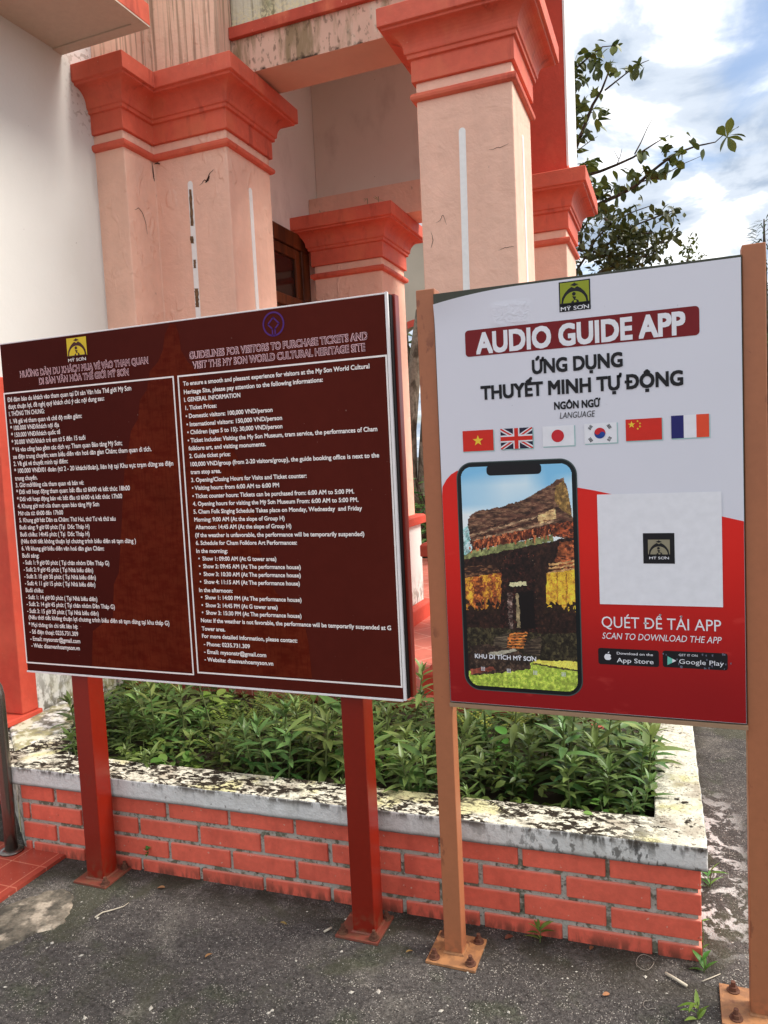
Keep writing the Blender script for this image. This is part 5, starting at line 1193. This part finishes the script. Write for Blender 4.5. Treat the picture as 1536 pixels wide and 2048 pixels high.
# ------------------------------------------------------------------ trees behind
TY = 6.4
def zt(x, y, Y=TY): return at(1040+x/3.097, y/3.097, Y)
tree = empty('broadleaf_tree', (-1.0, 7.0, 0), 'tree with large oval leaves on bare reaching branches right of the red pier', 'tree')
tb = MB(); tb.tube([(-1.0, 7.0, 0), (-1.02, 6.95, 1.5), (-0.98, 6.8, 2.6), (-0.93, 6.6, 3.1)], [0.13, 0.11, 0.09, 0.07], 12)
BR_ = [([(200, 1500), (250, 1200), (300, 1030), (380, 830), (450, 650), (505, 560), (540, 470), (555, 420)], 0.022, 0.004),
       ([(525, 560), (600, 500), (690, 430), (760, 388), (800, 372)], 0.007, 0.002),
       ([(220, 1400), (300, 1180), (400, 1090), (500, 1060), (600, 1020), (700, 975), (770, 930), (840, 885), (920, 838)], 0.018, 0.003),
       ([(600, 1020), (622, 965), (632, 920)], 0.004, 0.0015), ([(610, 985), (580, 930)], 0.003, 0.0012), ([(710, 955), (750, 880), (790, 790), (825, 728)], 0.006, 0.0015),
       ([(250, 1420), (440, 1290), (540, 1240), (640, 1195), (730, 1140), (800, 1075), (870, 1020), (930, 975), (1010, 935), (1090, 905), (1150, 893), (1210, 880), (1260, 835)], 0.018, 0.003),
       ([(640, 1195), (740, 1130), (830, 1102), (930, 1062), (1010, 1015), (1120, 968)], 0.007, 0.0016),
       ([(300, 760), (380, 740), (440, 690), (480, 650)], 0.006, 0.002), ([(300, 960), (360, 930), (440, 870), (480, 845)], 0.005, 0.0015), ([(290, 470), (350, 420), (430, 350), (510, 290), (560, 285), (600, 280)], 0.008, 0.002)]
r4 = random.Random(21)
lv = Leaves()
def big(x, y, L=None, dirpx=None, var=None, Y=None):
    Yl = (Y or TY)+r4.uniform(-0.15, 0.15); p = zt(x, y, Yl)
    an = r4.uniform(0, 6.3) if dirpx is None else dirpx
    d = AR*math.cos(an)+AU*math.sin(an)+AF*r4.uniform(-0.8, 0.8); L = L or r4.uniform(0.065, 0.10)
    lv.add(p-d*L*0.4, d, L, L*r4.uniform(0.42, 0.55), 'obov', r4.uniform(-1.1, 1.1), 0.25, r4.uniform(0.05, 0.35), 6, var=var, r=r4)
for P, ra, rb in BR_:
    n = len(P); dz = r4.uniform(-.12, .12)
    tb.tube([zt(x, y, TY+dz*i/n) for i, (x, y) in enumerate(P)], [ra+(rb-ra)*i/(n-1) for i in range(n)], 6)
CL = [(375, 330, 3, 40), (500, 320, 2, 22), (455, 350, 3, 25), (520, 252, 1, 5), (585, 290, 3, 15), (400, 405, 5, 40), (470, 430, 5, 35), (560, 400, 3, 25), (640, 410, 1, 6), (600, 448, 2, 12), (690, 440, 3, 18), (738, 393, 2, 10), (755, 450, 1, 5),
      (600, 505, 1, 6), (320, 420, 5, 30), (370, 495, 5, 30), (325, 545, 5, 28), (470, 570, 2, 10), (500, 608, 1, 5), (390, 640, 4, 25), (330, 670, 4, 25), (483, 670, 1, 6), (515, 690, 2, 14), (490, 775, 2, 10), (525, 735, 1, 5), (310, 620, 4, 22),
      (380, 720, 6, 45), (320, 790, 6, 30), (345, 920, 3, 25), (340, 870, 3, 22), (430, 820, 2, 15), (370, 830, 4, 30), (510, 1000, 1, 6), (460, 1005, 3, 18), (440, 1050, 5, 30), (400, 1030, 4, 28), (520, 1150, 4, 26), (600, 1155, 4, 28), (660, 1062, 2, 12), (600, 1090, 1, 6), (690, 1090, 2, 14),
      (620, 1190, 3, 16), (700, 1155, 4, 26), (500, 1220, 5, 30), (450, 1180, 6, 40), (780, 1050, 2, 10), (810, 1085, 4, 20), (755, 955, 3, 15), (940, 846, 1, 4), (880, 862, 1, 4), (1048, 832, 1, 5), (1083, 895, 2, 8), (990, 940, 2, 10), (905, 930, 3, 18), (945, 985, 3, 14), (975, 1010, 2, 8),
      (890, 912, 1, 5), (870, 1080, 2, 10), (905, 1050, 2, 8), (955, 1082, 1, 5), (1128, 968, 1, 3), (550, 1290, 5, 40), (480, 1300, 4, 30), (420, 1120, 4, 30)]
for x, y, n, s_ in CL:
    for k in range(n if n < 2 else int(n*2.6)):
        big(x+r4.gauss(0, s_*0.8), y+r4.gauss(0, s_*0.7), r4.uniform(0.075, 0.115))
for k, an in enumerate((-2.2, -1.3, -0.3, 0.2, 0.9, 1.5, 2.6)): big(1290+45*math.cos(an), 838-42*math.sin(an), 0.13, an)
for p_ in lv.mb.v[:0]: pass
obj('trunk', tb, M['twig'], tree, smooth=True); lv.build('crown', M['leaf_big'], tree)
# small leaved tree, denser, behind the first one
t2 = empty('small_leaved_tree', (-1.2, 8.6, 0), 'bushy tree of many small dark leaves just above the white poster', 'tree')
SY = 8.0; lv = Leaves(); tb = MB(); tb.tube([(-1.2, 8.6, 0), (-1.1, 8.4, 1.6), (-0.9, 8.1, 2.6)], [0.09, 0.07, 0.04], 10)
def seg(P, n, spread, Lr, Ybase):
    for k in range(n):
        t = r4.random()*(len(P)-1); i = int(t); f_ = t-i; x = P[i][0]*(1-f_)+P[min(i+1, len(P)-1)][0]*f_; y = P[i][1]*(1-f_)+P[min(i+1, len(P)-1)][1]*f_
        x += r4.gauss(0, spread); y += r4.gauss(0, spread); p = zt(x, y, Ybase+r4.uniform(-0.35, 0.35)); an = r4.uniform(0, 6.3)
        d = AR*math.cos(an)+AU*math.sin(an)+AF*r4.uniform(-1, 1); L = r4.uniform(*Lr); lv.add(p, d, L, L*0.5, 'obov', r4.uniform(-1.2, 1.2), 0.25, 0.2, 4, r=r4)
SB = [[(300, 1750), (400, 1600), (470, 1480), (560, 1390), (680, 1320), (820, 1270)], [(430, 1620), (560, 1500), (700, 1400), (880, 1330), (980, 1292)], [(480, 1700), (620, 1600), (760, 1560), (880, 1500), (965, 1425)], [(380, 1560), (370, 1450), (420, 1360), (520, 1290)], [(560, 1660), (700, 1610), (840, 1560)], [(600, 1480), (720, 1450), (830, 1440)], [(450, 1560), (540, 1560), (640, 1600)], [(520, 1350), (640, 1440), (720, 1500)]]
for P in SB:
    tb.tube([zt(x, y, SY) for x, y in P], [0.014-0.012*i/len(P) for i in range(len(P))], 5)
    seg(P, 85, 20, (0.065, 0.11), SY); seg(P[1:], 26, 45, (0.05, 0.09), SY)
seg([(520, 1650), (640, 1640), (760, 1600), (870, 1520)], 170, 26, (0.03, 0.055), SY+0.5)
seg([(340, 1600), (420, 1520), (500, 1600)], 70, 40, (0.03, 0.055), SY+0.5)
obj('trunk', tb, M['twig'], t2, smooth=True); lv.build('crown', M['leaf_small'], t2)
# tip of a third tree
t3 = empty('young_tree', (0.15, 9.2, 0), 'slender leafy tree top poking above the middle of the poster', 'tree')
lv = Leaves(); tb = MB(); a = zt(1060, 1500, 9.2); tb.tube([(a.x-0.1, 9.2, 0), (a.x-0.08, 9.2, 1.8), zt(1030, 1640, 9.2), a], [0.05, 0.035, 0.012, 0.003], 8)
seg([(1030, 1640), (1050, 1560), (1065, 1510)], 60, 24, (0.05, 0.08), 9.2); seg([(920, 1640), (930, 1590)], 14, 9, (0.04, 0.06), 9.2); seg([(1080, 1590), (1120, 1570)], 16, 10, (0.04, 0.06), 9.2)
tb.tube([zt(1030, 1640, 9.2), zt(960, 1650, 9.2), zt(928, 1595, 9.2)], [0.008, 0.005, 0.002], 5)
obj('trunk', tb, M['twig'], t3, smooth=True); lv.build('crown', M['leaf_small'], t3)
# wispy conifer at the right edge
t4 = empty('wispy_tree', (1.9, 14.0, 0), 'fine needled wispy tree behind the right tan post', 'tree')
lv = Leaves(); tb = MB(); top_ = at(1528, 438, 14); tb.tube([(top_.x, 14, 0), (top_.x, 14, 2.5), top_], [0.14, 0.09, 0.01], 8)
for k in range(900):
    t = r4.random(); z = top_.z-t*2.9; w_ = 0.10+0.55*t; an = r4.uniform(0, 6.3); rr = w_*math.sqrt(r4.random()); p = (top_.x+rr*math.cos(an), 14+rr*math.sin(an), z)
    lv.add(p, (math.cos(an), math.sin(an), r4.uniform(-0.4, 0.9)), r4.uniform(0.10, 0.22), 0.02, 'lance', 0, 0.1, 0.3, 3, r=r4)
obj('trunk', tb, M['twig'], t4, smooth=True); lv.build('crown', M['leaf_small'], t4)

# ------------------------------------------------------------------ garden behind: old tree trunk, shrubs, arched wall, hedge
gt = empty('old_tree', (-2.55, 8.3, 0), 'old tree trunk with pale mottled bark seen through the porch', 'tree')
tb = MB()
def yy(px, py, Y=8.3): return at(px, py, Y)
tb.tube([(-2.72, 8.3, 0), yy(815, 960), yy(818, 860), yy(826, 760), yy(834, 690), yy(842, 620)], [0.18, 0.12, 0.09, 0.085, 0.07, 0.06], 12)
tb.tube([yy(822, 800), yy(812, 730), yy(806, 650), yy(800, 600)], [0.07, 0.06, 0.05, 0.04], 10)
tb.tube([(-2.6, 8.2, 0), yy(842, 1010), yy(846, 900), yy(850, 820)], [0.12, 0.06, 0.05, 0.04], 10)
obj('trunk', tb, M['bark'], gt, smooth=True)
lv = Leaves()
for k in range(1500):
    an = r4.uniform(0, 6.3); ph = r4.uniform(-1, 1); rr = r4.random()**0.4; p = (-2.2+1.6*rr*math.cos(an)*math.sqrt(1-ph*ph), 9.6+1.2*rr*math.sin(an)*math.sqrt(1-ph*ph), 2.75+0.35*rr*ph)
    lv.add(p, (math.cos(an), math.sin(an), r4.uniform(-.5, .5)), r4.uniform(0.06, 0.12), 0.05, 'lance', r4.uniform(-1, 1), 0.2, 0.3, 3, r=r4)
lv.build('crown', M['leaf_small'], gt)
def shrub(x, y, rx, ry, h, n, label, m='leaf_cover', Lr=(0.06, 0.14), ar=0.3, name='shrub'):
    e = empty(name, (x, y, 0), label, 'shrub', 'shrubs behind the building'); lv = Leaves(); st = MB()
    for k in range(6): an = r4.uniform(0, 6.3); st.tube([(x, y, 0), (x+rx*0.3*math.cos(an), y+ry*0.3*math.sin(an), h*0.5), (x+rx*0.6*math.cos(an), y+ry*0.6*math.sin(an), h*0.9)], [0.02, 0.014, 0.004], 5)
    for k in range(n):
        an = r4.uniform(0, 6.3); ph = r4.uniform(-0.9, 1); rr = r4.uniform(0.45, 1.0)*(0.85+0.2*math.sin(3*an+x)+0.15*math.sin(5*ph+2*an)); s_ = math.sqrt(1-min(1, ph*ph))
        p = (x+rx*rr*math.cos(an)*s_, y+ry*rr*math.sin(an)*s_, max(0.05, h*0.5+h*0.5*rr*ph)); L = r4.uniform(*Lr)
        lv.add(p, (math.cos(an)+r4.uniform(-.6, .6), math.sin(an)+r4.uniform(-.6, .6), r4.uniform(-.3, .8)), L, L*ar, 'lance', r4.uniform(-.8, .8), 0.25, 0.4, 3, r=r4)
    obj('stem', st, M['twig'], e); lv.build('foliage', M[m], e)
shrub(-2.35, 8.0, 0.75, 0.5, 1.45, 900, 'leafy green shrub beyond the far edge of the porch floor', 'leaf_lance')
shrub(-1.4, 8.9, 0.8, 0.6, 1.9, 900, 'dark shrub hidden partly by the white poster')
shrub(-0.3, 9.4, 0.9, 0.6, 1.5, 800, 'low shrub behind the poster board')
shrub(1.9, 10.5, 1.0, 0.8, 2.4, 1300, 'dark green shrub behind the right tan post')
shrub(3.2, 11.5, 1.2, 0.9, 2.2, 1300, 'rounded shrub farther right behind the asphalt')
shrub(0.85, 11.5, 0.9, 0.7, 1.6, 800, 'mid green shrub in the gap right of the flower bed')
shrub(-4.0, 9.3, 1.0, 0.7, 1.9, 700, 'shrub behind the porch side wall')
# arched garden wall with balustrade
gw = empty('garden_wall', (-3.2, 11.0, 0), 'beige wall with a red edged arch and white balusters far behind the porch', 'wall')
AY = 11.0; ac = at(838, 690, AY); rad = 0.42
mb = MB(); outl = [(-7.0, 0), (ac.x-rad, 0)]+[(ac.x-rad*math.cos(PI*k/16), ac.z-0.1+rad*math.sin(PI*k/16)) for k in range(17)]+[(ac.x+rad, 0), (-1.7, 0), (-1.7, at(838, 482, AY).z), (-7.0, at(838, 482, AY).z)]
n = len(outl); mb.add([(x, AY, z) for x, z in outl]+[(x, AY+0.25, z) for x, z in outl], [(i, (i+1) % n, n+(i+1) % n, n+i) for i in range(n)]+[tuple(range(n)), tuple(range(2*n-1, n-1, -1))])
M['beige'] = MT('beige_wall', lin(196, 184, 164), 0.85).vary(0.1, 1.5).done()
obj('wall_body', mb, M['beige'], gw)
mb = MB(); ring(mb, ac.x, ac.z-0.1, rad-0.03, rad+0.07, AY-0.02, 20, 0, 0, PI); obj('arch_trim', mb, M['red_plain'], gw)
zt_ = at(838, 482, AY).z
obj('coping', MB().box(-7, -1.7, AY-0.05, AY+0.3, zt_, zt_+0.08, 0.01), M['pink_dim'], gw)
for k in range(36):
    x = -6.95+k*0.15; bz = zt_+0.08
    obj('baluster', MB().tube([(x, AY+0.12, bz), (x, AY+0.12, bz+0.08), (x, AY+0.12, bz+0.2), (x, AY+0.12, bz+0.34), (x, AY+0.12, bz+0.4)], [0.03, 0.045, 0.03, 0.025, 0.035], 8), M['white_paint'], gw, smooth=True)
obj('top_rail', MB().box(-7, -1.7, AY, AY+0.24, zt_+0.48, zt_+0.56, 0.01), M['white_paint'], gw)
